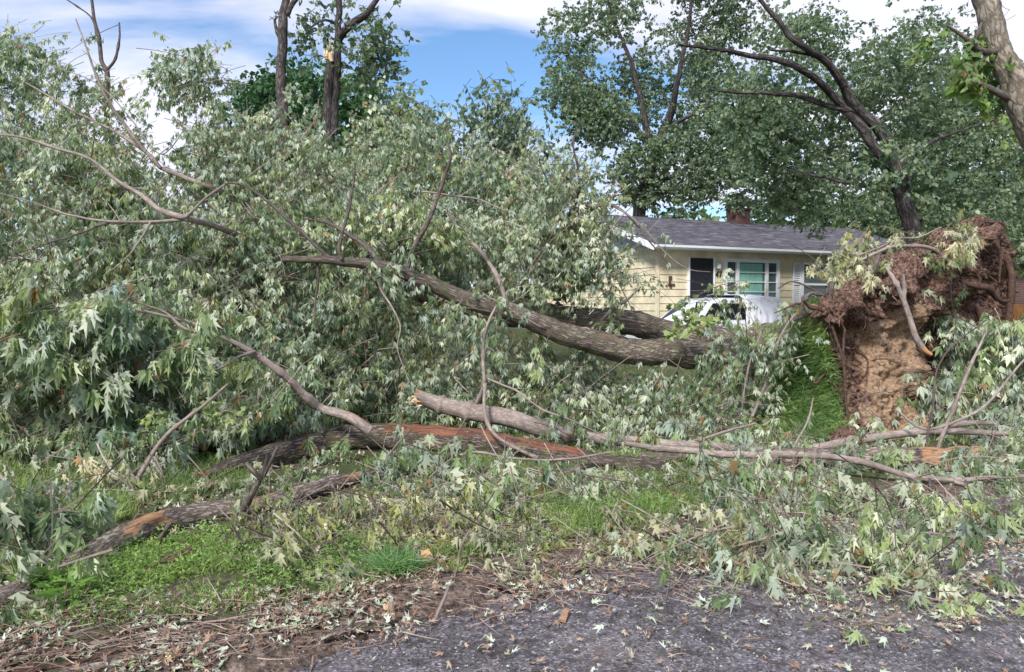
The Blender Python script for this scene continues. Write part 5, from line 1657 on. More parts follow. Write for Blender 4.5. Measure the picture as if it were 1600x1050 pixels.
bough_thing('fallen_tree', 'fallen tree at the far left with arching bare limbs and silvery leaves', 'fallen tree', P(150, 640, 10.5), [
    ([(380, 372, 9.8, 8), (330, 352, 8.9, 8), (290, 342, 8.4, 8), (255, 330, 8.4, 7), (225, 308, 8.4, 6), (185, 285, 8.4, 5), (140, 250, 8.4, 4), (80, 228, 8.4, 3.4), (30, 215, 8.4, 2.6), (-30, 212, 8.4, 2)], 'limb', {}),
    ([(290, 345, 8.4, 5), (230, 346, 8.3, 4), (170, 345, 8.2, 3.4), (110, 335, 8.2, 2.4), (50, 315, 8.2, 1.6), (-10, 300, 8.2, 1)], 'limb', {}),
    ([(175, 345, 8.3, 3), (120, 365, 8.2, 2.4), (60, 385, 8.2, 1.6), (10, 400, 8.2, 1)], 'limbdark', {}),
    ([(270, 346, 8.5, 4), (290, 342, 8.4, 4), (320, 312, 8.4, 3), (350, 288, 8.5, 2.4)], 'limb', {}),
    ([(235, 348, 8.3, 3), (215, 380, 8.2, 2.4), (190, 410, 8.2, 1.8), (160, 430, 8.1, 1)], 'limb', {}),
    ([(168, 130, 12.5, 6), (168, 112, 12.5, 6), (160, 95, 12.5, 5), (155, 60, 12.5, 5), (148, 30, 12.5, 4), (142, -20, 12.5, 3)], 'limbdark', {}),
    ([(168, 108, 12.5, 4), (180, 92, 12.5, 3.4), (185, 65, 12.5, 2.6), (186, 35, 12.5, 2)], 'limbdark', {}),
    ([(158, 85, 12.5, 3), (150, 55, 12.5, 2.6), (140, 25, 12.5, 2), (105, 0, 12.5, 1.6)], 'limbdark', {}),
    ([(170, 520, 12.5, 9), (170, 300, 12.5, 8), (168, 200, 12.5, 7), (168, 128, 12.5, 6)], 'limbdark', {}),
    ([(-40, 545, 8.3, 9), (0, 540, 8.3, 8), (50, 545, 8.3, 7), (90, 560, 8.3, 6), (140, 566, 8.4, 5)], 'limbdark', {}),
    ([(290, 200, 9.5, 1.2), (250, 240, 9.5, 1.5), (200, 180, 9.6, 1.5), (150, 130, 9.6, 1.2), (90, 105, 9.6, .9), (40, 90, 9.6, .6)], 'limb', {}),
], [
    dict(poly=[(-80, 290), (60, 300), (200, 330), (300, 350), (330, 420), (300, 470), (150, 460), (-80, 470)], D=(8.9, 8.4), thick=1.6, n=1116, seed=81, gate=0.450, L=0.093, nl=9, lod=1, boughs=60, flow=(-.3, 0, -.2)),
    dict(poly=[(-80, 180), (60, 200), (150, 240), (260, 300), (300, 350), (100, 330), (-80, 320)], D=(9.4, 9.0), thick=1.4, n=810, seed=82, gate=0.480, L=0.089, nl=9, lod=1, boughs=40, flow=(-.3, 0, -.2)),
    dict(poly=[(-80, 440), (150, 440), (440, 500), (500, 600), (440, 660), (-80, 700)], D=(8.4, 7.9), thick=1.2, n=1420, seed=83, gate=0.440, L=0.093, nl=9, lod=1, boughs=60),
], 'silverfar', rs=.62)

bough_thing('leafy_bough', 'leafy bough drooping across the left foreground, its pale limb torn beside the red log', 'fallen branch', P(560, 668, 8.2), [
    ([(575, 672, 7.85, 9), (545, 652, 7.8, 8), (505, 638, 7.9, 7), (480, 620, 7.8, 6.5), (455, 595, 7.7, 6), (425, 572, 7.6, 5.5), (385, 545, 7.5, 4.6), (340, 525, 7.4, 3.6), (280, 500, 7.3, 2.6), (200, 482, 7.2, 2), (110, 478, 7.2, 1.3)], 'limb', dict(bare=[(0, .10, 1.5, 2.4, .8)], sides=12)),
    ([(395, 575, 7.4, 1.6), (396, 560, 7.4, 3.4), (398, 535, 7.4, 3), (399, 528, 7.4, 1)], 'palebare', {}),
    ([(330, 525, 7.3, 2.6), (290, 515, 7.1, 2.2), (260, 490, 7.1, 1.8), (210, 470, 7.0, 1.2)], 'limb', {}),
    ([(340, 528, 7.2, 1.8), (280, 495, 7.1, 1.6), (240, 460, 7.1, 1)], 'limbdark', {}),
] if False else [
    ([(575, 672, 7.85, 9), (545, 652, 7.8, 8), (505, 638, 7.9, 7), (480, 620, 7.8, 6.5), (455, 595, 7.7, 6), (425, 572, 7.6, 5.5), (385, 545, 7.5, 4.6), (340, 525, 7.4, 3.6), (280, 500, 7.3, 2.6), (200, 482, 7.2, 2), (110, 478, 7.2, 1.3)], 'limb', dict(bare=[(0, .10, 1.5, 2.4, .8)], sides=12)),
    ([(330, 525, 7.3, 2.6), (290, 515, 7.1, 2.2), (260, 490, 7.1, 1.8), (210, 470, 7.0, 1.2)], 'limb', {}),
    ([(340, 528, 7.2, 1.8), (280, 495, 7.1, 1.6), (240, 460, 7.1, 1)], 'limbdark', {}),
    ([(400, 550, 7.5, 2.4), (370, 560, 7.3, 2), (330, 580, 7.1, 1.5), (270, 585, 7.0, 1)], 'limb', {}),
], [
    dict(poly=[(-60, 500), (20, 455), (90, 440), (150, 445), (200, 440), (260, 470), (330, 520), (300, 560), (180, 570), (60, 560), (-60, 560)], D=(7.0, 6.9), thick=.8, n=420, seed=91, gate=.36, L=.15, nl=9, lod=0, droop=1.3, slen=.35, boughs=16, flow=(-.4, 0, 0)),
    dict(poly=[(-60, 560), (120, 545), (300, 550), (420, 600), (420, 650), (320, 675), (200, 690), (60, 690), (-60, 700)], D=(7.2, 7.1), thick=.8, n=520, seed=92, gate=.38, L=.125, nl=9, lod=0, droop=1.3, slen=.3, boughs=22, flow=(-.4, 0, 0)),
    dict(poly=[(-60, 680), (80, 650), (220, 680), (290, 700), (230, 765), (100, 770), (-60, 760)], D=(6.9, 6.7), thick=.6, n=300, seed=93, gate=.37, L=.125, nl=9, lod=0, droop=1.3, slen=.3, boughs=10),
    dict(poly=[(350, 590), (480, 620), (520, 645), (470, 665), (400, 675), (330, 670)], D=(7.9, 7.9), thick=.5, n=120, seed=94, gate=.4, L=.12, nl=8, lod=0, droop=1.3, boughs=6),
], 'silver')

def gp(x, y, r):
    """row resting on the ground: pixel (x, y) is the centre of a log of pixel radius r"""
    return (x, y, float(dground(x, y + r * .6)) * .985, r)

# red-torn log in the middle
t = thing('torn_log', 'thick mossy log with a long red strip of torn bark, forked at its left end', 'log', (*P(560, 700, 8.3)[:2], 0.05))
branch(t, [gp(318, 697, 12), gp(360, 693, 14), gp(410, 692, 15), gp(460, 692, 17), gp(520, 688, 19), gp(600, 685, 21), gp(680, 686, 21), gp(760, 692, 20), gp(820, 702, 18), gp(880, 712, 16), gp(960, 725, 14), gp(1040, 732, 12)], M['redbark'], 'trunk', 36, .025, rough=.2, wob=.05, seed=6, jag=(.10, .04),
       bare=[(.36, .86, 0.2, 1.35, .53), (.24, .30, 4.8, 1.0, .56)])
branch(t, [gp(500, 700, 20), gp(450, 708, 20), gp(410, 718, 18), gp(370, 728, 16), gp(330, 742, 12)], M['redbark'], 'fork', 30, .025, rough=.2, wob=.04, seed=16, jag=(0, .12))
b = Buf()
rr = random.Random(8)
for k in range(14):
    p = P(338 + rr.uniform(-8, 8), 741 + rr.uniform(-8, 8), 6.78); q = P(310 + rr.uniform(-14, 8), 746 + rr.uniform(-8, 6), 6.74)
    tube(b, [p, (p + q) / 2, q], [.028, .02, .003], 4, .2)
b.build('splintered_end', M['wood'], t)
b = Buf()
for k in range(12):
    p = P(322 + rr.uniform(-4, 6), 697 + rr.uniform(-9, 9), 7.85); q = P(298 + rr.uniform(-8, 8), 694 + rr.uniform(-8, 8), 7.82)
    tube(b, [p, (p + q) / 2, q], [.022, .018, .003], 4, .2)
b.build('splintered_end', M['wood'], t)

# broken limb running to the right
SB = [
    dict(poly=[(830, 645), (900, 655), (990, 678), (1010, 705), (900, 705), (840, 690)], D=(7.95, 7.85), thick=.25, n=70, seed=103, L=.10, nl=8, lod=0, droop=1.4, slen=.25, flow=(.3, 0, -.2)),
    dict(poly=[(585, 655), (655, 665), (655, 725), (600, 720)], D=(7.6, 7.2), thick=.2, n=30, seed=104, L=.11, nl=8, lod=0, droop=1.4, slen=.22),
    dict(poly=[(455, 665), (520, 670), (515, 730), (470, 725)], D=(7.6, 7.1), thick=.2, n=18, seed=105, L=.11, nl=8, lod=0, droop=1.4, slen=.22),
    dict(poly=[(700, 470), (790, 480), (860, 520), (840, 560), (740, 540)], D=(8.9, 8.8), thick=.3, n=30, seed=106, L=.10, nl=8, lod=1, droop=1.4, slen=.25),
    dict(poly=[(640, 610), (720, 600), (860, 600), (960, 640), (1080, 650), (1180, 660), (1310, 690), (1310, 720), (1100, 700), (900, 690), (800, 655), (700, 640)], D=(9.4, 8.6), thick=.8, n=520, seed=101,  gate=.36, L=.12, nl=8, lod=1, droop=1.0, boughs=22, flow=(.4, 0, 0)),
    dict(poly=[(860, 730), (1000, 745), (1180, 750), (1330, 765), (1330, 790), (1180, 800), (1040, 770), (920, 790), (840, 760)], D=(6.5, 5.7), thick=.9, n=640, seed=102, gate=.38, L=.125, nl=9, lod=0, droop=1.3, boughs=18, flow=(.3, 0, 0)),
]
t = bough_thing('broken_limb', 'bare grey limb snapped at its left end, stretching right before the root plate', 'fallen branch', P(900, 720, 8.0), [
    ([(662, 624, 8.4, 11), (690, 634, 8.4, 13), (740, 645, 8.3, 14), (800, 657, 8.2, 14), (850, 670, 8.2, 13), (900, 680, 8.2, 10), (980, 688, 8.1, 8), (1080, 697, 8.0, 6.5), (1180, 702, 8.0, 6), (1260, 702, 7.9, 6.5), (1310, 694, 7.9, 7), (1370, 682, 7.9, 6.5), (1440, 674, 7.9, 5.5), (1520, 676, 7.9, 5), (1590, 678, 7.9, 3.4)], 'limb', dict(sides=16, step=.03, knots=10, jag=(.14, 0))),
    ([(1455, 674, 7.9, 5), (1480, 664, 7.9, 5), (1520, 659, 7.9, 4), (1560, 662, 7.9, 2.4)], 'limb', {}),
    ([(1060, 700, 8.0, 4), (1090, 690, 8, 3), (1140, 672, 8.1, 2), (1180, 660, 8.1, 1.2)], 'limb', {}),
    ([(740, 640, 8.3, 3), (757, 600, 8.2, 2.8), (755, 555, 8.2, 2.8), (760, 515, 8.1, 2.4), (776, 478, 8.1, 2)], 'limb', {}),
    ([(757, 600, 8.2, 3), (758, 645, 7.9, 3), (772, 678, 7.7, 3), (805, 700, 7.6, 3), (840, 716, 7.5, 3)], 'limb', {}),
    ([(763, 592, 8.1, 1.6), (810, 610, 8, 1.6), (850, 640, 7.9, 1.4), (900, 660, 7.8, 1.1), (960, 690, 7.8, .8)], 'limb', {}),
], SB, 'silver')
b = Buf()
for k in range(14):
    p = P(664 + rr.uniform(-3, 5), 625 + rr.uniform(-9, 9), 8.4); q = P(645 + rr.uniform(-6, 8), 626 + rr.uniform(-10, 10), 8.35)
    tube(b, [p, (p + q) / 2, q], [.022, .016, .003], 4, .2)
b.build('splintered_end', M['palewood'], t)

bough_thing('long_limb', 'long slender curved limb in front, forking at the right edge above the road', 'fallen branch', P(1250, 790, 6.2), [
    ([(975, 692, 7.0, 5.5), (1020, 700, 7.0, 7), (1080, 706, 7.0, 7.5), (1150, 711, 6.95, 7.5), (1220, 712, 6.9, 7.5), (1290, 713, 6.85, 7.5), (1340, 720, 6.8, 7.2), (1400, 738, 6.75, 7), (1450, 748, 6.7, 6.2), (1500, 752, 6.7, 6), (1550, 748, 6.7, 5), (1640, 743, 6.7, 4)], 'limb', dict(sides=14, step=.025, knots=14)),
    ([(1490, 752, 6.7, 5), (1520, 762, 6.65, 4.4), (1545, 780, 6.6, 4), (1590, 788, 6.6, 3.4), (1640, 786, 6.6, 3)], 'limb', {}),
    ([(1505, 756, 6.6, 2.4), (1535, 785, 6.5, 2.2), (1570, 815, 6.3, 2), (1620, 840, 6.2, 1.6)], 'limb', {}),
    ([(1452, 748, 6.6, 2.6), (1454, 790, 6.4, 2.4), (1452, 840, 6.0, 1.8)], 'limbdark', {}),
    ([(1240, 700, 6.9, 2.4), (1262, 660, 7.0, 2), (1270, 620, 7.1, 1.4)], 'limb', {}),
], [
    dict(poly=[(1080, 750), (1250, 752), (1400, 772), (1500, 785), (1620, 785), (1620, 830), (1500, 830), (1380, 810), (1260, 830), (1130, 810)], D=(6.1, 5.1), thick=.9, n=820, seed=111, gate=.36, L=.125, nl=9, lod=0, droop=1.3, slen=.3, boughs=16, flow=(.4, 0, 0)),
    dict(poly=[(1000, 688), (1180, 695), (1330, 705), (1420, 722), (1420, 745), (1250, 735), (1100, 725), (1000, 715)], D=(7.25, 7.15), thick=.4, n=230, seed=113, gate=.42, L=.11, nl=8, lod=0, droop=1.4, slen=.25),
    dict(poly=[(1400, 695), (1480, 700), (1600, 680), (1600, 740), (1430, 745)], D=(7.0, 6.85), thick=.2, n=190, seed=114, gate=.4, L=.11, nl=8, lod=0, droop=1.4, slen=.25),
    dict(poly=[(1440, 790), (1530, 800), (1620, 800), (1620, 850), (1520, 860), (1440, 840)], D=(6.1, 5.5), thick=.3, n=110, seed=112, gate=.4, L=.11, nl=8, lod=0, droop=1.3, slen=.3, boughs=6),
], 'silver', rs=.68)

# split trunk at the right
t = thing('split_trunk', 'bark-covered trunk lying behind the bare limbs, split open into orange wood at its right end', 'log', (*P(1300, 740, 8.3)[:2], 0.05))
branch(t, [gp(1000, 717, 8.9), gp(1100, 714, 11.8), gp(1200, 714, 14.8), gp(1300, 716, 16.3), gp(1400, 718, 17.0), gp(1480, 718, 16.3)], M['logbark'], 'trunk', 30, .03, rough=.2, wob=.05, seed=36, jag=(0, .12), bare=[(.88, 1.0, 0.5, 2.0, .52)])
b = Buf()
for k in range(22):
    y0 = 717 + rr.uniform(-13, 13)
    p = P(1465 + rr.uniform(-12, 10), y0, 7.35 + rr.uniform(-.12, .12)); q = P(1515 + rr.uniform(-30, 35), y0 + rr.uniform(-12, 12) - 3, 7.25 + rr.uniform(-.15, .15))
    tube(b, [p, (p + q) / 2 + np.array([0, 0, rr.uniform(-.03, .03)]), q], [.022, .017, .002], 4, .3)
b.build('splintered_end', M['wood'], t)
# a slab of split wood
b = Buf()
S = np.array([P(1440, 716, 7.2), P(1500, 732, 7.15), P(1548, 716, 7.15), P(1535, 696, 7.3), P(1470, 702, 7.35)])
b.add(np.vstack([S, S - np.array([0, 0, .03])]), [[5, 6, 1, 0], [6, 7, 2, 1], [7, 8, 3, 2], [8, 9, 4, 3], [9, 5, 0, 4]])
b.add(S, [[0, 1, 2], [0, 2, 3], [0, 3, 4]]); b.build('wood_slab', M['wood'], t)

# foreground log
t = thing('broken_log', 'long broken log in the left foreground with torn orange wood at its bend', 'log', (*P(300, 850, 5.4)[:2], 0.03))
branch(t, [gp(-60, 964, 15), gp(0, 938, 17), gp(60, 910, 16), gp(115, 882, 17), gp(160, 858, 19), gp(205, 838, 20), gp(255, 818, 19), gp(320, 804, 17), gp(390, 793, 15), gp(450, 778, 14), gp(510, 760, 13), gp(575, 741, 8)], M['logbark'], 'trunk', 36, .018, rough=.2, wob=.05, seed=46, jag=(0, .15),
       bare=[(.30, .45, 0.3, 1.7, .545), (.86, 1.0, .6, 1.0, .5), (.58, .70, .6, .9, .46)])
b = Buf()
for k in range(10):
    p = P(570 + rr.uniform(-6, 4), 744 + rr.uniform(-4, 5), 7.1); q = P(588 + rr.uniform(-6, 8), 738 + rr.uniform(-5, 5), 7.15)
    tube(b, [p, (p + q) / 2, q], [.016, .012, .002], 4, .2)
b.build('splintered_end', M['wood'], t)
for pl in [[gp(345, 856, 6), (370, 815, 5.3, 5), (395, 770, 5.2, 5), (413, 735, 5.15, 4.2), (420, 705, 5.1, 2)], [(407, 748, 5.15, 3.4), (395, 735, 5.1, 3), (383, 722, 5.1, 2)],
           [gp(215, 905, 4), (240, 860, 4.8, 5), (262, 822, 4.7, 3.4), (268, 815, 4.7, 1.5)], [(412, 745, 5.15, 2.6), (426, 715, 5.1, 2), (436, 695, 5.1, 1)]]:
    branch(t, pl, M['redtwig2'] if 'redtwig2' in M else M['limbdark'], sides=9, rough=.15, wob=.03, seed=int(pl[0][0]), knots=4)


# ------------------------------------------------------------------ more leafy pieces
bough_thing('leafy_branch', 'silver-leaved branch hanging into the lower left corner over the log', 'fallen branch', P(20, 900, 4.6), [
    ([(-60, 700, 5.0, 3), (0, 745, 4.9, 3), (40, 800, 4.8, 2.4), (85, 860, 4.7, 1.6), (120, 890, 4.6, 1)], 'limb', {}),
], [
    dict(poly=[(45, 750), (85, 755), (110, 800), (130, 850), (150, 890), (100, 920), (60, 880), (40, 830), (20, 780)], D=(4.7, 4.3), thick=.3, n=100, seed=121, L=.115, nl=8, lod=0, droop=1.3, slen=.25, boughs=4),
    dict(poly=[(-40, 780), (30, 790), (90, 860), (90, 940), (20, 940), (-40, 930)], D=(4.5, 3.9), thick=.4, n=200, seed=122, L=.12, nl=8, lod=0, droop=1.2, slen=.25, boughs=6),
    dict(poly=[(-40, 930), (40, 940), (30, 1010), (-40, 1020)], D=(4.1, 3.8), thick=.2, n=14, seed=123, L=.09, nl=8, lod=0, droop=1.0, slen=.2),
], 'silver')
bough_thing('leafy_branch', 'grey-green leafy branch sprawled over the wet road at the centre right', 'fallen branch', P(1200, 900, 4.7), [
    ([gp(1045, 885, 5), gp(1100, 888, 4), gp(1160, 878, 3.4), gp(1230, 870, 2.6), gp(1300, 880, 1.8)], 'limbdark', {}),
    ([gp(1130, 880, 2.4), gp(1200, 905, 2.2), gp(1300, 915, 1.8), gp(1400, 930, 1.6), gp(1520, 945, 1.4), gp(1620, 960, 1)], 'limb', {}),
], [
    dict(poly=[(1130, 850), (1230, 800), (1300, 830), (1330, 880), (1310, 920), (1230, 915), (1150, 900)], D=(5.1, 4.3), thick=.5, n=300, seed=131, L=.10, nl=8, lod=0, droop=1.2, slen=.25, boughs=8, gate=.36),
    dict(poly=[(1330, 850), (1400, 830), (1450, 870), (1540, 910), (1520, 950), (1420, 930), (1340, 900)], D=(4.7, 4.1), thick=.4, n=230, seed=132, L=.10, nl=8, lod=0, droop=1.2, slen=.25, boughs=6, gate=.36),
    dict(poly=[(1240, 900), (1330, 910), (1300, 960), (1250, 960)], D=(4.5, 4.2), thick=.2, n=20, seed=133, L=.09, nl=7, lod=0, droop=1.2, slen=.2),
    dict(poly=[(1290, 960), (1350, 970), (1400, 1000), (1380, 1030), (1290, 1000)], D=(4.0, 3.8), thick=.2, n=10, seed=134, L=.09, nl=7, lod=0, droop=1.2, slen=.2),
    dict(poly=[(1000, 825), (1150, 830), (1200, 880), (1130, 930), (1010, 905)], D=(4.9, 4.2), thick=.35, n=150, seed=139, L=.095, nl=8, lod=0, droop=1.2, slen=.22, gate=.4),
    dict(poly=[(1180, 880), (1340, 890), (1480, 930), (1560, 970), (1420, 985), (1280, 965), (1180, 930)], D=(4.5, 3.9), thick=.3, n=150, seed=140, L=.095, nl=8, lod=0, droop=1.2, slen=.22, gate=.42),
    dict(poly=[(1200, 930), (1420, 940), (1560, 990), (1500, 1040), (1300, 1000)], D=(4.3, 3.7), thick=.15, n=60, seed=137, L=.08, nl=7, lod=0, droop=1.0, slen=.16, gate=.45, bfrac=.3),
    dict(poly=[(960, 930), (1180, 900), (1240, 960), (1000, 1000)], D=(4.4, 3.9), thick=.1, n=36, seed=138, L=.075, nl=6, lod=0, droop=.9, slen=.16, gate=.45, bfrac=.3),
    dict(poly=[(990, 860), (1060, 850), (1060, 930), (1000, 935)], D=(4.8, 4.5), thick=.3, n=24, seed=135, L=.09, nl=8, lod=0, droop=1.2, slen=.2),
    dict(poly=[(1570, 900), (1620, 900), (1620, 990), (1570, 980)], D=(4.4, 4.2), thick=.3, n=26, seed=136, L=.10, nl=8, lod=0, droop=1.2, slen=.2),
], 'silver')
bough_thing('leafy_branch', 'tangle of pale leaves and bare twigs at the right edge below the fence', 'fallen branch', P(1560, 680, 8.2), [
    ([(1450, 740, 7.6, 3), (1480, 660, 7.7, 3), (1510, 590, 7.8, 2.6), (1540, 520, 7.9, 1.6)], 'limb', {}),
    ([(1400, 640, 7.8, 1.6), (1450, 670, 7.7, 2), (1530, 640, 7.7, 2), (1600, 560, 7.8, 1.6)], 'limb', {}),
    ([(1440, 730, 7.5, 1.6), (1455, 640, 7.5, 1.8), (1470, 560, 7.6, 1.4), (1540, 500, 7.8, 1)], 'limbdark', {}),
], [
    dict(poly=[(1545, 500), (1620, 490), (1640, 620), (1600, 720), (1500, 700), (1470, 620), (1500, 560)], D=(9.0, 8.4), thick=1.6, n=560, seed=141,  L=.125, nl=8, lod=1, droop=1.0, boughs=30, gate=.36),
    dict(poly=[(1440, 480), (1500, 440), (1520, 500), (1500, 600), (1540, 660), (1430, 680), (1420, 640), (1450, 600)], D=(10.0, 9.6), thick=.9, n=200, seed=142,  L=.12, nl=7, lod=1, droop=1.2, boughs=12, gate=.36),
    dict(poly=[(1540, 640), (1640, 640), (1640, 800), (1560, 780), (1530, 700)], D=(8.2, 6.6), thick=.7, n=300, seed=143, L=.12, nl=8, lod=0, droop=1.0, boughs=10, gate=.34),
    dict(poly=[(1340, 590), (1400, 590), (1420, 680), (1330, 680)], D=(8.8, 8.4), thick=.4, n=36, seed=144,  L=.12, nl=8, lod=1, droop=1.2, boughs=6, gate=.34),
], 'silver')
bough_thing('leafy_branch', 'drooping grey-leaved branch between the parked car and the grassy side of the root plate', 'fallen branch', P(1150, 660, 9.4), [
    ([(1170, 660, 9.3, 2.4), (1195, 600, 9.3, 2.4), (1215, 540, 9.2, 2), (1235, 500, 9.2, 1.6), (1260, 480, 9.2, 1)], 'limb', {}),
    ([(1240, 500, 9.2, 3), (1265, 488, 9.1, 3.4), (1290, 470, 9.1, 3), (1300, 440, 9.1, 4)], 'limbdark', {}),
    ([(1160, 640, 9.2, 1.4), (1170, 570, 9.2, 1.4), (1190, 520, 9.2, 1.1)], 'limb', {}),
], [
    dict(poly=[(1215, 485), (1235, 470), (1245, 490), (1205, 560), (1165, 650), (1100, 670), (1095, 620), (1120, 570), (1150, 540), (1180, 520)], D=(9.4, 9.0), thick=.7, n=300, seed=151,  L=.085, nl=9, lod=1, droop=1.2, boughs=26, gate=.34, bflow=(.3, 0, .6)),
    dict(poly=[(1000, 640), (1100, 640), (1200, 660), (1310, 690), (1300, 720), (1100, 710), (1000, 690)], D=(8.9, 8.3), thick=.5, n=150, seed=152,  L=.11, nl=8, lod=1, droop=1.0, boughs=10, gate=.34),
], 'silver')
bough_thing('leafy_branch', 'yellow-green leafy branch lying across the top of the root plate', 'fallen branch', P(1400, 640, 10), [
    ([(1320, 420, 9.2, 2), (1380, 390, 9.4, 2.4), (1430, 385, 9.6, 2.8), (1460, 390, 9.7, 3), (1480, 405, 9.7, 2)], 'limb', {}),
    ([(1340, 400, 9.3, 1.4), (1400, 375, 9.7, 1.6), (1440, 370, 10, 1.6), (1470, 355, 10.2, 1)], 'limb', {}),
    ([(1340, 470, 9.0, 4.6), (1352, 440, 9.0, 4), (1368, 410, 9.0, 3.4), (1375, 395, 9.0, 2.4)], 'limbdark', {}),
], [
    dict(poly=[(1312, 395), (1345, 368), (1400, 358), (1450, 365), (1500, 345), (1530, 360), (1480, 390), (1420, 410), (1370, 425), (1330, 435)], D=(9.6, 9.2), thick=.8, n=180, seed=161, L=.10, nl=9, lod=0, droop=1.0, boughs=14, gate=.34),
    dict(poly=[(1330, 410), (1370, 400), (1380, 450), (1340, 460)], D=(9.1, 9.0), thick=.3, n=22, seed=162, L=.10, nl=8, lod=0, droop=1.2),
    dict(poly=[(1290, 400), (1320, 395), (1320, 420), (1295, 425)], D=(9.2, 9.2), thick=.2, n=10, seed=163, L=.08, nl=8, lod=0, droop=1.0),
], 'wilted')
bough_thing('leafy_branch', 'wilting silver-leaved branch heaped on the grass below the red log', 'fallen branch', P(700, 760, 6.6), [
    ([gp(640, 745, 3), (690, 735, 6.9, 3), (700, 700, 7.0, 2.6), (720, 690, 7.0, 2)], 'limb', {}),
    ([(700, 715, 6.9, 2.6), (745, 705, 6.9, 2.4), (800, 715, 6.8, 2), (870, 718, 6.8, 1.6), (960, 706, 6.8, 1.2)], 'limb', {}),
    ([gp(820, 770, 5), gp(870, 745, 5), (920, 728, 6.9, 4), (960, 725, 7.0, 3)], 'limbdark', {}),
], [
    dict(poly=[(575, 740), (640, 705), (720, 715), (800, 720), (850, 745), (840, 800), (780, 790), (700, 775), (620, 780)], D=(6.6, 5.8), thick=.5, n=430, seed=171, L=.125, nl=8, lod=0, droop=1.2, slen=.25, boughs=10, gate=.34),
    dict(poly=[(460, 735), (500, 715), (520, 760), (480, 770)], D=(7.0, 6.6), thick=.3, n=16, seed=172, L=.12, nl=8, lod=0, droop=1.2, slen=.2),
    dict(poly=[(400, 720), (470, 715), (470, 760), (420, 770)], D=(6.9, 6.6), thick=.3, n=18, seed=173, L=.11, nl=8, lod=0, droop=1.2, slen=.2),
    dict(poly=[(620, 660), (860, 700), (980, 740), (900, 770), (840, 740), (700, 700)], D=(7.9, 7.3), thick=.3, n=26, seed=174, L=.12, nl=8, lod=0, droop=1.2, slen=.25, boughs=8, gate=.36),
], 'silver')
bough_thing('leafy_branch', 'heap of wilted brownish maple leaves and twigs beside the foreground log', 'fallen branch', P(480, 850, 5.2), [
    ([gp(350, 870, 3), gp(420, 850, 2.6), gp(500, 820, 2.2), gp(600, 810, 1.5)], 'limbdark', {}),
], [
    dict(poly=[(120, 715), (300, 745), (420, 740), (400, 790), (300, 800), (180, 790)], D=(6.4, 5.6), thick=.5, n=130, seed=187, L=.10, nl=8, lod=0, droop=1.2, slen=.25, gate=.4),
    dict(poly=[(380, 830), (430, 790), (500, 800), (560, 790), (640, 800), (660, 860), (560, 900), (470, 900), (400, 890)], D=(5.5, 4.3), thick=.6, n=560, seed=181, L=.085, nl=8, lod=0, droop=1.0, slen=.22, boughs=14, gate=.34),
    dict(poly=[(640, 790), (760, 770), (840, 790), (860, 850), (760, 870), (660, 850)], D=(5.8, 4.8), thick=.6, n=330, seed=182, L=.08, nl=8, lod=0, droop=1.0, slen=.22, boughs=10, gate=.4),
    dict(poly=[(780, 890), (900, 860), (1010, 850), (1000, 900), (880, 920), (800, 960)], D=(5.0, 4.4), thick=.15, n=70, seed=183, L=.075, nl=8, lod=0, droop=.8, slen=.2, boughs=8, gate=.38),
    dict(poly=[(180, 930), (270, 920), (290, 980), (200, 980)], D=(4.2, 4.0), thick=.1, n=14, seed=184, L=.08, nl=8, lod=0, droop=.8, slen=.2),
    dict(poly=[(120, 720), (300, 740), (260, 800), (140, 790)], D=(6.5, 6.0), thick=.2, n=40, seed=185, L=.09, nl=8, lod=0, droop=1.0, slen=.22, boughs=6),
    dict(poly=[(940, 840), (1040, 825), (1150, 820), (1180, 850), (1100, 880), (980, 880)], D=(5.2, 4.5), thick=.4, n=190, seed=186, L=.09, nl=8, lod=0, droop=.9, slen=.2, boughs=14),
], 'wilted')


def sprig(name, label, cpx, rpx, Dd, n, L, seed, mt='bright'):
    rg = np.random.default_rng(seed)
    c = P(cpx[0], cpx[1], Dd)
    t = thing(name, label, 'sprig', (c[0], c[1], c[2]))
    r = rpx * Dd / F
    lb, tb = Buf(), Buf()
    k = max(2, n // 5)
    a = rg.uniform(0, 2 * np.pi, k)
    tips = c + np.stack([np.cos(a) * r, rg.uniform(-.1, .1, k), np.sin(a) * r * .5], -1)
    bez_tubes(tb, np.repeat(c[None], k, 0), (c + tips) / 2 + np.array([0, 0, .05]), tips, np.full(k, .005), np.full(k, .002), 5, 4)
    o = tips[rg.integers(0, k, n)] * .7 + c * .3 + rg.normal(size=(n, 3)) * r * np.array([.35, .2, .25])
    leaves(lb, o, norm(rg.normal(size=(n, 3)) + np.array([0, -.3, -.6])), rg.normal(size=(n, 3)) * .4 + np.array([0, -.8, .6]), rg.uniform(.8, 1.2, n) * L, rg.random(n) * .9, 'b')
    lb.build('leaf_cluster', M[mt], t)['kind'] = 'stuff'
    tb.build('stem', M['twig'], t)


sprig('leaf_sprig', 'bright yellow-green broad leaves lying on the big trunk in front of the car', (1090, 500), 34, 9.4, 90, .09, 5)
sprig('leaf_sprig', 'cluster of yellow-green leaves hanging over the trunk just below the car bumper', (1062, 522), 16, 9.3, 26, .09, 6)
sprig('leaf_sprig', 'bright green broad leaves resting by the tip of the foreground log', (540, 792), 26, 6.0, 14, .12, 7)
sprig('leaf_sprig', 'small bright green sprig on the leafy bough at the left', (345, 645), 26, 6.7, 50, .06, 8)
sprig('leaf_sprig', 'pale green sprig hanging left of the grey stick', (235, 650), 22, 6.7, 44, .055, 9)

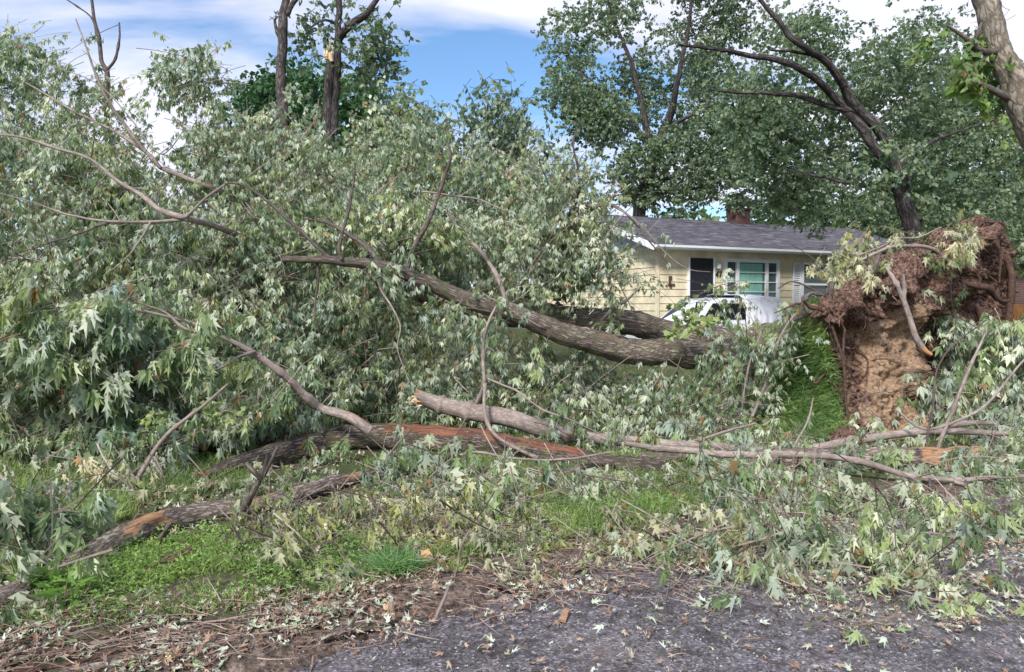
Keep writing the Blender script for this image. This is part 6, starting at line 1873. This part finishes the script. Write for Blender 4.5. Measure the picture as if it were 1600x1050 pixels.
# ------------------------------------------------------------------ loose sticks, each a thing
def stick(label, pls, mt='limb', name='fallen_stick', bare=None, group='loose sticks on the ground', sides=9, jag=(0, 0), knots=4):
    b = Buf()
    p0 = pls[0][len(pls[0]) // 2]
    base = P(p0[0], p0[1], p0[2])
    for k, pl in enumerate(pls):
        pxtube(b, pl, sides, .03, rough=.14, wob=.03, seed=int(pl[0][0]) + k, knots=knots, bare=bare, jag=jag)
    o = b.build(name, M[mt], smooth=True, loc=base)
    tag(o, label, 'stick', group)
    return o


M['redbranch'] = bark_mat('reddish_branch_bark', (0.13, 0.065, 0.05), (0.28, 0.17, 0.13), su=30, sv=9, bumpd=.006)
stick('reddish brown stick lying right below the foreground log', [[gp(225, 892, 7), gp(260, 878, 8), gp(300, 864, 7), (340, 850, 5.0, 6)]], 'redbranch')
stick('grey forked stick rising from the grass into the leaves at the left', [[gp(205, 765, 4), (235, 715, 6.6, 3.6), (262, 680, 6.6, 3.2), (290, 655, 6.6, 3), (325, 627, 6.6, 2.4), (355, 600, 6.6, 1.6)], [(240, 712, 6.6, 3), (250, 735, 6.6, 2.4), (258, 775, 6.55, 1.4)]])
stick('pale bent stick lying across the grass in the centre', [[gp(588, 787, 5), gp(640, 785, 5), gp(700, 788, 5.5), gp(745, 780, 5), gp(800, 768, 4)]], 'limb')
stick('dark short stick beside the pale wood chip at the road edge', [[gp(505, 998, 3), gp(540, 985, 7), gp(580, 978, 8), gp(612, 975, 5)]], 'bark')
stick('thick short stub lying on the gravel edge in the centre', [[gp(768, 944, 6), gp(795, 941, 7), gp(825, 938, 7)]], 'limb', jag=(.01, .01))
stick('small dark stub near the centre bottom on the asphalt', [[gp(703, 965, 4), gp(720, 972, 5), gp(740, 984, 4)]], 'limbdark')
stick('curved twig standing on the asphalt edge at the bottom centre', [[gp(672, 1003, 3), (668, 985, 3.9, 3), (680, 960, 3.95, 3), (692, 935, 4.0, 2.6), (700, 915, 4.1, 1.6)]], 'limb')
stick('leaning twig that crosses the dirt right of the grass tuft', [[gp(733, 870, 2.6), gp(760, 905, 3), gp(790, 918, 3), gp(815, 935, 3)]], 'limbdark')
stick('long thin stick slanting up from the dirt to the curb grass', [[gp(820, 935, 3), gp(870, 905, 3), gp(930, 875, 2.6), gp(985, 860, 2)]], 'limb')
stick('brown stick half hidden in the grass right of centre', [[gp(1010, 758, 5), gp(1045, 770, 6), gp(1085, 784, 5)]], 'redbranch')
stick('dark twisted stick at the edge of the road under the leafy branch', [[gp(1010, 833, 5), gp(1060, 828, 6), gp(1110, 818, 5), gp(1150, 815, 4), gp(1205, 803, 6)]], 'limbdark')
stick('thin upright twig left of the grass tuft', [[gp(710, 905, 1.5), (715, 880, 4.55, 2), (722, 850, 4.5, 1.8), (735, 825, 4.5, 1)]], 'limb')
stick('thin forked twig poking out by the foreground log', [[gp(395, 880, 2), (380, 850, 4.7, 2), (362, 820, 4.7, 1.5)], [gp(300, 870, 2), (330, 850, 4.9, 1.6), (345, 835, 4.9, 1)]], 'limbdark')
stick('small orange stick end lying on the dirt beside the road', [[gp(940, 868, 3), gp(948, 880, 4)]], 'wood', sides=7, knots=0)
stick('dark thin twig lying on the wet asphalt at the bottom right', [[gp(1105, 1020, 2), gp(1122, 1030, 2), gp(1150, 1036, 1.6)], [gp(1120, 1030, 1.6), gp(1112, 1012, 1.4)]], 'limbdark')
stick('brown twig on the asphalt near the road branch', [[gp(1035, 980, 2), gp(1065, 988, 3), gp(1105, 990, 2)]], 'redbranch')
stick('grey stick with a forked top leaning against the root plate', [
    [(1384, 418, 8.75, 2.4), (1398, 440, 8.7, 3.2), (1412, 470, 8.7, 4), (1422, 500, 8.7, 4.6), (1432, 528, 8.7, 5), (1445, 546, 8.7, 4.2), (1456, 554, 8.7, 3)],
    [(1412, 468, 8.7, 2.6), (1413, 445, 8.7, 2.4), (1411, 428, 8.7, 2)]], 'limb', group='sticks on the root plate', bare=[(.88, 1, 1, 3.2, .9)])
stick('short stub sticking up on the grassy edge of the root plate', [[(1285, 500, 9.0, 5), (1293, 480, 9.0, 4.5), (1300, 442, 9.0, 4)]], 'limbdark', group='sticks on the root plate')
stick('bent twig arching from the grassy edge of the plate toward the car', [[(1262, 492, 9.1, 3), (1256, 470, 9.1, 3), (1268, 458, 9.1, 3), (1290, 462, 9.1, 2)], [(1290, 462, 9.1, 1.5), (1240, 440, 9.1, 1.2), (1215, 450, 9.1, .9)]], 'limbdark', group='sticks on the root plate')
for k, (x, y) in enumerate([(100, 1015), (60, 1005), (160, 1000), (210, 1030), (130, 1035), (250, 990)]):
    lab = ['long grey stick in the lower left pile of brushwood', 'bent stick at the left border of the brushwood pile', 'stick topmost on the brushwood pile', 'stick at the right end of the brushwood pile', 'lowest stick of the brushwood pile', 'stick pointing up to the grass from the brushwood pile'][k]
    r_ = random.Random(k + 60)
    stick(lab, [[gp(x - 110, y + r_.uniform(0, 40), 3), gp(x, y, 3.4), gp(x + 120, y - r_.uniform(10, 55), 2)]], ['redbranch', 'limb'][k % 2], group='brushwood sticks')

# pale chip and torn pieces
b = Buf()
CO = [(592, 976), (597, 968), (594, 962), (601, 958), (598, 946), (604, 950), (607, 938), (612, 941), (614, 958), (615, 974), (609, 979), (606, 972), (600, 981)]
fr = np.array([P(x, y, 3.90 + .02 * (k % 3)) for k, (x, y) in enumerate(CO)]); bk = fr + np.array([.006, .022, .004])
nC_ = len(CO); cf, cb = fr.mean(0) + np.array([0, -.008, 0]), bk.mean(0)
kk = np.arange(nC_); k2 = (kk + 1) % nC_
b.add(np.vstack([fr, cf]), np.stack([kk, k2, np.full(nC_, nC_)], -1)); b.add(np.vstack([bk, cb]), np.stack([k2, kk, np.full(nC_, nC_)], -1))
b.add(np.vstack([fr, bk]), np.stack([kk, kk + nC_, k2 + nC_, k2], -1))
o = b.build('wood_chip', M['palewood'], loc=P(605, 976, 3.92)); tag(o, 'pale fresh wood chip standing up at the road edge', 'wood chip')
b = Buf()
rr = random.Random(5)
S = np.array([P(873, 980, 3.85), P(882, 962, 3.95), P(890, 968, 3.93), P(884, 984, 3.82)]); S[:, 2] = [.03, .045, .05, .03]
b.add(np.vstack([S, S - [0, 0, .012]]), [[0, 1, 2, 3], [4, 7, 6, 5], [0, 3, 7, 4], [1, 5, 6, 2], [0, 4, 5, 1], [2, 6, 7, 3]])
o = b.build('wood_chip', M['wood'], loc=S[0]); tag(o, 'small orange wood chip lying flat on the asphalt', 'wood chip')

# big dry leaves, each a thing
M['pale'] = rnd_mat('pale_leaf_underside', [(0, (.42, .50, .40)), (1, (.52, .58, .48))])
for k, (x, y, L_, lab, mt) in enumerate([
    (428, 868, .13, 'large tan curled leaf hanging on the leaf heap by the log', 'tan'), (468, 852, .12, 'big pale green leaf standing upright in the leaf heap', 'pale'),
    (735, 820, .11, 'orange-brown dry leaf right of the pale bent stick', 'tan'), (655, 882, .10, 'tan dry leaf above the grass tuft', 'tan'), (610, 800, .11, 'tan leaf beside the bright green broad leaves', 'tan'),
    (700, 775, .11, 'tan leaf caught under the pale bent stick', 'tan'), (262, 1047, .055, 'yellow leaf at the bottom edge on the brushwood', 'yellow'), (635, 845, .14, 'brown curled leaf in the middle of the litter', 'tan'),
    (945, 1000, .075, 'pale leaf alone on the asphalt in the bottom centre', 'pale'), (1385, 1020, .08, 'large silvery leaf lying on the asphalt at the bottom right', 'pale')]):
    if 'yellow' not in M: M['yellow'] = rnd_mat('yellow_leaf', [(0, (.7, .6, .12)), (1, (.75, .65, .2))])
    b = Buf(); rg = np.random.default_rng(k)
    p = P(x, y, EYE * F / (y - HY) * .98)
    p = np.array([p[0], p[1], max(p[2], .05) + (.09 if k < 2 else .03)])
    dn = norm(np.array([[rg.normal() * .6, -.5, .45 if k < 2 else .1]]))
    leaves(b, p[None], dn, np.array([[rg.normal() * .3, -.7, .9]]), np.array([L_]), np.array([.5]), 0 if mt == 'pale' else 'b', np.array([1.0]))
    o = b.build('large_leaf', M[mt], loc=p)
    md = o.modifiers.new('thick', 'SOLIDIFY'); md.thickness = .0015
    tag(o, lab, 'leaf', 'large loose leaves')


# ================================================================== GROUND COVER
def ground_pts(poly, n, rg):
    poly = np.asarray(poly, float); lo, hi = poly.min(0), poly.max(0)
    out = []
    tot = 0
    # uniform over the ground, not over the picture
    while tot < n:
        y = 1.0 / rg.uniform(1 / (hi[1] - HY) , 1 / (lo[1] - HY), n * 2)  # even in distance
        x = rg.uniform(lo[0], hi[0], n * 2)
        keep = rg.random(n * 2) < (1 / y) / (1 / max(lo[1] - HY, 1)) * 1.0
        y = y + HY
        m = inpoly(x, y, poly) & keep
        x, y = x[m], y[m]
        Dd = EYE * F / (y - HY)
        p = P(x, y, Dd); p[:, 2] = terrain(p[:, 0], p[:, 1])
        out.append(p); tot += len(p)
    return np.concatenate(out)[:n]


rg = np.random.default_rng(21)
gb = Buf()
GR = [  # outline in the photo, blades, height
    ([(-80, 740), (330, 735), (420, 770), (300, 800), (120, 860), (60, 900), (-80, 900)], 15000, .14, .30),
    ([(-80, 930), (100, 900), (200, 890), (340, 850), (560, 850), (640, 900), (560, 945), (420, 975), (200, 1000), (-80, 1030)], 23000, .075, .36),
    ([(560, 700), (900, 700), (1180, 740), (1160, 800), (1000, 840), (900, 870), (820, 850), (560, 830)], 14000, .10, .36),
    ([(820, 780), (930, 740), (1130, 770), (1100, 815), (980, 840), (880, 860)], 9000, .11, .0),
    ([(-80, 640), (1700, 600), (1700, 740), (-80, 740)], 13000, .13, .25),
    ([(560, 850), (800, 840), (860, 880), (700, 915), (600, 920)], 4200, .09, .45),
    ([(-300, 600), (2000, 560), (2000, 700), (-300, 720)], 5000, .2, .0),
]
for poly, n, h, gate in GR:
    p = ground_pts(poly, n, rg)
    s = edge_sd(p[:, 0], p[:, 1])
    if gate:
        g = fbm(p, 1.9, 3, 6.0)
        p = p[(rg.random(len(p)) < sstep(gate - .04, gate + .12, g)) & (s > .12)[:len(p)]]
    else:
        p = p[s > .12]
    grass_blades(gb, p - np.array([0, 0, .01]), h * rg.uniform(.5, 1.3, len(p)), rg=rg, w=.004)
o = gb.build('grass', M['grass']); tag(o, 'green lawn grass growing between the fallen branches', 'grass', kind='stuff')

# broadleaf weeds
wb = Buf()
for poly, n, L_ in [([(40, 900), (340, 850), (560, 850), (570, 930), (420, 965), (160, 1010), (10, 1020)], 6000, .032), ([(560, 850), (860, 830), (860, 890), (600, 915)], 900, .04),
                    ([(20, 930), (110, 920), (130, 985), (20, 1000)], 260, .12), ([(840, 790), (1120, 780), (1100, 830), (900, 860)], 900, .05)]:
    p = ground_pts(poly, n, rg)
    g = fbm(p, 2.4, 2, 16.0)
    p = p[(g > .47) & (edge_sd(p[:, 0], p[:, 1]) > .15)]
    k = len(p)
    leaves(wb, p + np.array([0, 0, 1]) * rg.uniform(.01, .10, k)[:, None], norm(rg.normal(size=(k, 3)) * np.array([1, 1, .35]) + np.array([0, 0, .25])), rg.normal(size=(k, 3)) * .4 + np.array([0, 0, 1.0]), L_ * rg.uniform(.6, 1.3, k), rg.random(k) * .9, 't')
o = wb.build('weeds', M['weed']); tag(o, 'low bright green broadleaf weeds at the road edge', 'weeds', kind='stuff')

# the grass tuft
tp = P(618, 905, EYE * F / (915 - HY))
tp[2] = float(terrain(tp[0], tp[1]))
b = Buf(); n = 420
a = rg.uniform(0, 2 * np.pi, n); e = rg.uniform(.2, 1.3, n)
grass_blades(b, tp + np.stack([np.cos(a), np.sin(a), np.zeros(n)], -1) * rg.uniform(0, .06, n)[:, None], rg.uniform(.10, .27, n), dirs=norm(np.stack([np.cos(a) * e, np.sin(a) * e, np.full(n, .8)], -1)), rg=rg, w=.003)
M['tuft'] = leaf_mat('tuft_blade', ((0.10, 0.20, 0.07), (0.22, 0.36, 0.15)), ((0.12, 0.22, 0.09), (0.24, 0.36, 0.18)), trans=.3, dead=0)
o = b.build('grass_tuft', M['tuft'], loc=tp); tag(o, 'single spiky tuft of blue-green grass on the dirt edge', 'grass tuft')

# leaf litter on dirt, grass and road
lt = Buf()
LI = [([(200, 690), (1400, 690), (1400, 760), (200, 770)], 2600, .08, .1, .95),
      ([(-80, 980), (300, 960), (560, 930), (620, 960), (480, 1010), (300, 1080), (-80, 1100)], 4600, .055, .0, 1.0),
      ([(540, 930), (900, 850), (1300, 800), (1330, 860), (1000, 930), (700, 1000), (480, 1050), (400, 1050)], 2600, .055, .0, .85),
      ([(350, 780), (860, 770), (900, 860), (760, 920), (420, 920), (200, 850)], 3000, .065, .1, .9),
      ([(560, 960), (1100, 880), (1700, 800), (1700, 1080), (450, 1080)], 800, .055, .2, .9),
      ([(1200, 900), (1700, 820), (1700, 1000), (1250, 1010)], 1500, .055, .1, 1.0),
      ([(-80, 740), (400, 740), (300, 820), (-80, 900)], 420, .09, .3, .95),
      ([(820, 760), (1200, 740), (1150, 830), (880, 860)], 420, .085, .4, .95),
      ([(1250, 800), (1700, 770), (1700, 850), (1300, 850)], 900, .06, .2, .9)]
for poly, n, L_, lo_, hi_ in LI:
    p = ground_pts(poly, n, rg)
    g = fbm(p, 3.5, 2, 26.0); p = p[rg.random(len(p)) < sstep(.3, .62, g)]
    k = len(p)
    p[:, 2] = np.maximum(p[:, 2], .022) + rg.uniform(.004, .03, k)
    leaves(lt, p, norm(rg.normal(size=(k, 3)) * np.array([1, 1, .22])), rg.normal(size=(k, 3)) * .35 + np.array([0, 0, 1.0]), L_ * rg.uniform(.5, 1.3, k), rg.uniform(lo_, hi_, k), 0, rg.uniform(-2.0, 2.6, k))
o = lt.build('leaf_litter', M['litter']); tag(o, 'torn brown and silvery leaves scattered over the dirt, grass and asphalt', 'leaves', kind='stuff')

# small twigs
tw = Buf()
for poly, n, ll in [([(-80, 990), (260, 960), (480, 960), (420, 1060), (-80, 1100)], 420, .2), ([(420, 960), (860, 870), (1100, 840), (1100, 930), (700, 1010), (450, 1060)], 380, .16),
                    ([(200, 780), (860, 770), (1000, 860), (500, 930), (200, 880)], 330, .2), ([(600, 960), (1700, 800), (1700, 1080), (600, 1080)], 130, .10)]:
    p = ground_pts(poly, n, rg); k = len(p)
    p[:, 2] = np.maximum(p[:, 2], .02) + rg.uniform(.005, .05, k)
    a = rg.uniform(0, 2 * np.pi, k) if ll < .25 else rg.normal(0.15, .5, k)
    d = np.stack([np.cos(a), np.sin(a), rg.normal(size=k) * .12], -1) * (ll * rg.uniform(.4, 1.4, k))[:, None]
    p2 = p + d; p2[:, 2] = np.maximum(p2[:, 2], .02)
    bez_tubes(tw, p, (p + p2) / 2 + rg.normal(size=(k, 3)) * .02, p2, rg.uniform(.0015, .005, k), np.full(k, .001), 4, 4)
o = tw.build('twig_litter', M['redtwig']); tag(o, 'thin brown twigs littering the dirt by the road', 'twigs', kind='stuff')

# gravel crumbs on the road
gr = Buf()
p = ground_pts([(350, 1100), (560, 970), (900, 880), (1400, 800), (1700, 780), (1700, 1100)], 9000, rg)
p = p[rg.random(len(p)) < sstep(.35, .6, fbm(p, 2.5, 3, 40.))]
k = len(p); p[:, 2] = np.maximum(p[:, 2], .017)
oc = np.array([(1, 0, 0), (-1, 0, 0), (0, 1, 0), (0, -1, 0), (0, 0, 1), (0, 0, -1)], float)
V = p[:, None] + oc[None] * (rg.uniform(.002, .007, (k, 1, 1))) * rg.uniform(.6, 1.4, (k, 6, 1))
f = np.array([[0, 2, 4], [2, 1, 4], [1, 3, 4], [3, 0, 4]])
gr.add(V.reshape(-1, 3), (f[None] + (np.arange(k) * 6)[:, None, None]).reshape(-1, 3), rnd=np.repeat(rg.random(k), 4))
o = gr.build('gravel', rnd_mat('loose_gravel', [(0, (.03, .025, .025)), (.7, (.12, .10, .10)), (1, (.42, .40, .40))])); tag(o, 'loose gravel crumbs on the asphalt', 'gravel', kind='stuff')

print('TRIS', sum(sum(len(p.vertices) - 2 for p in []) for _ in [0]), len(bpy.data.objects))
_t = 0
for me in bpy.data.meshes:
    _t += len(me.loops) - 2 * len(me.polygons)
print('triangles', _t)
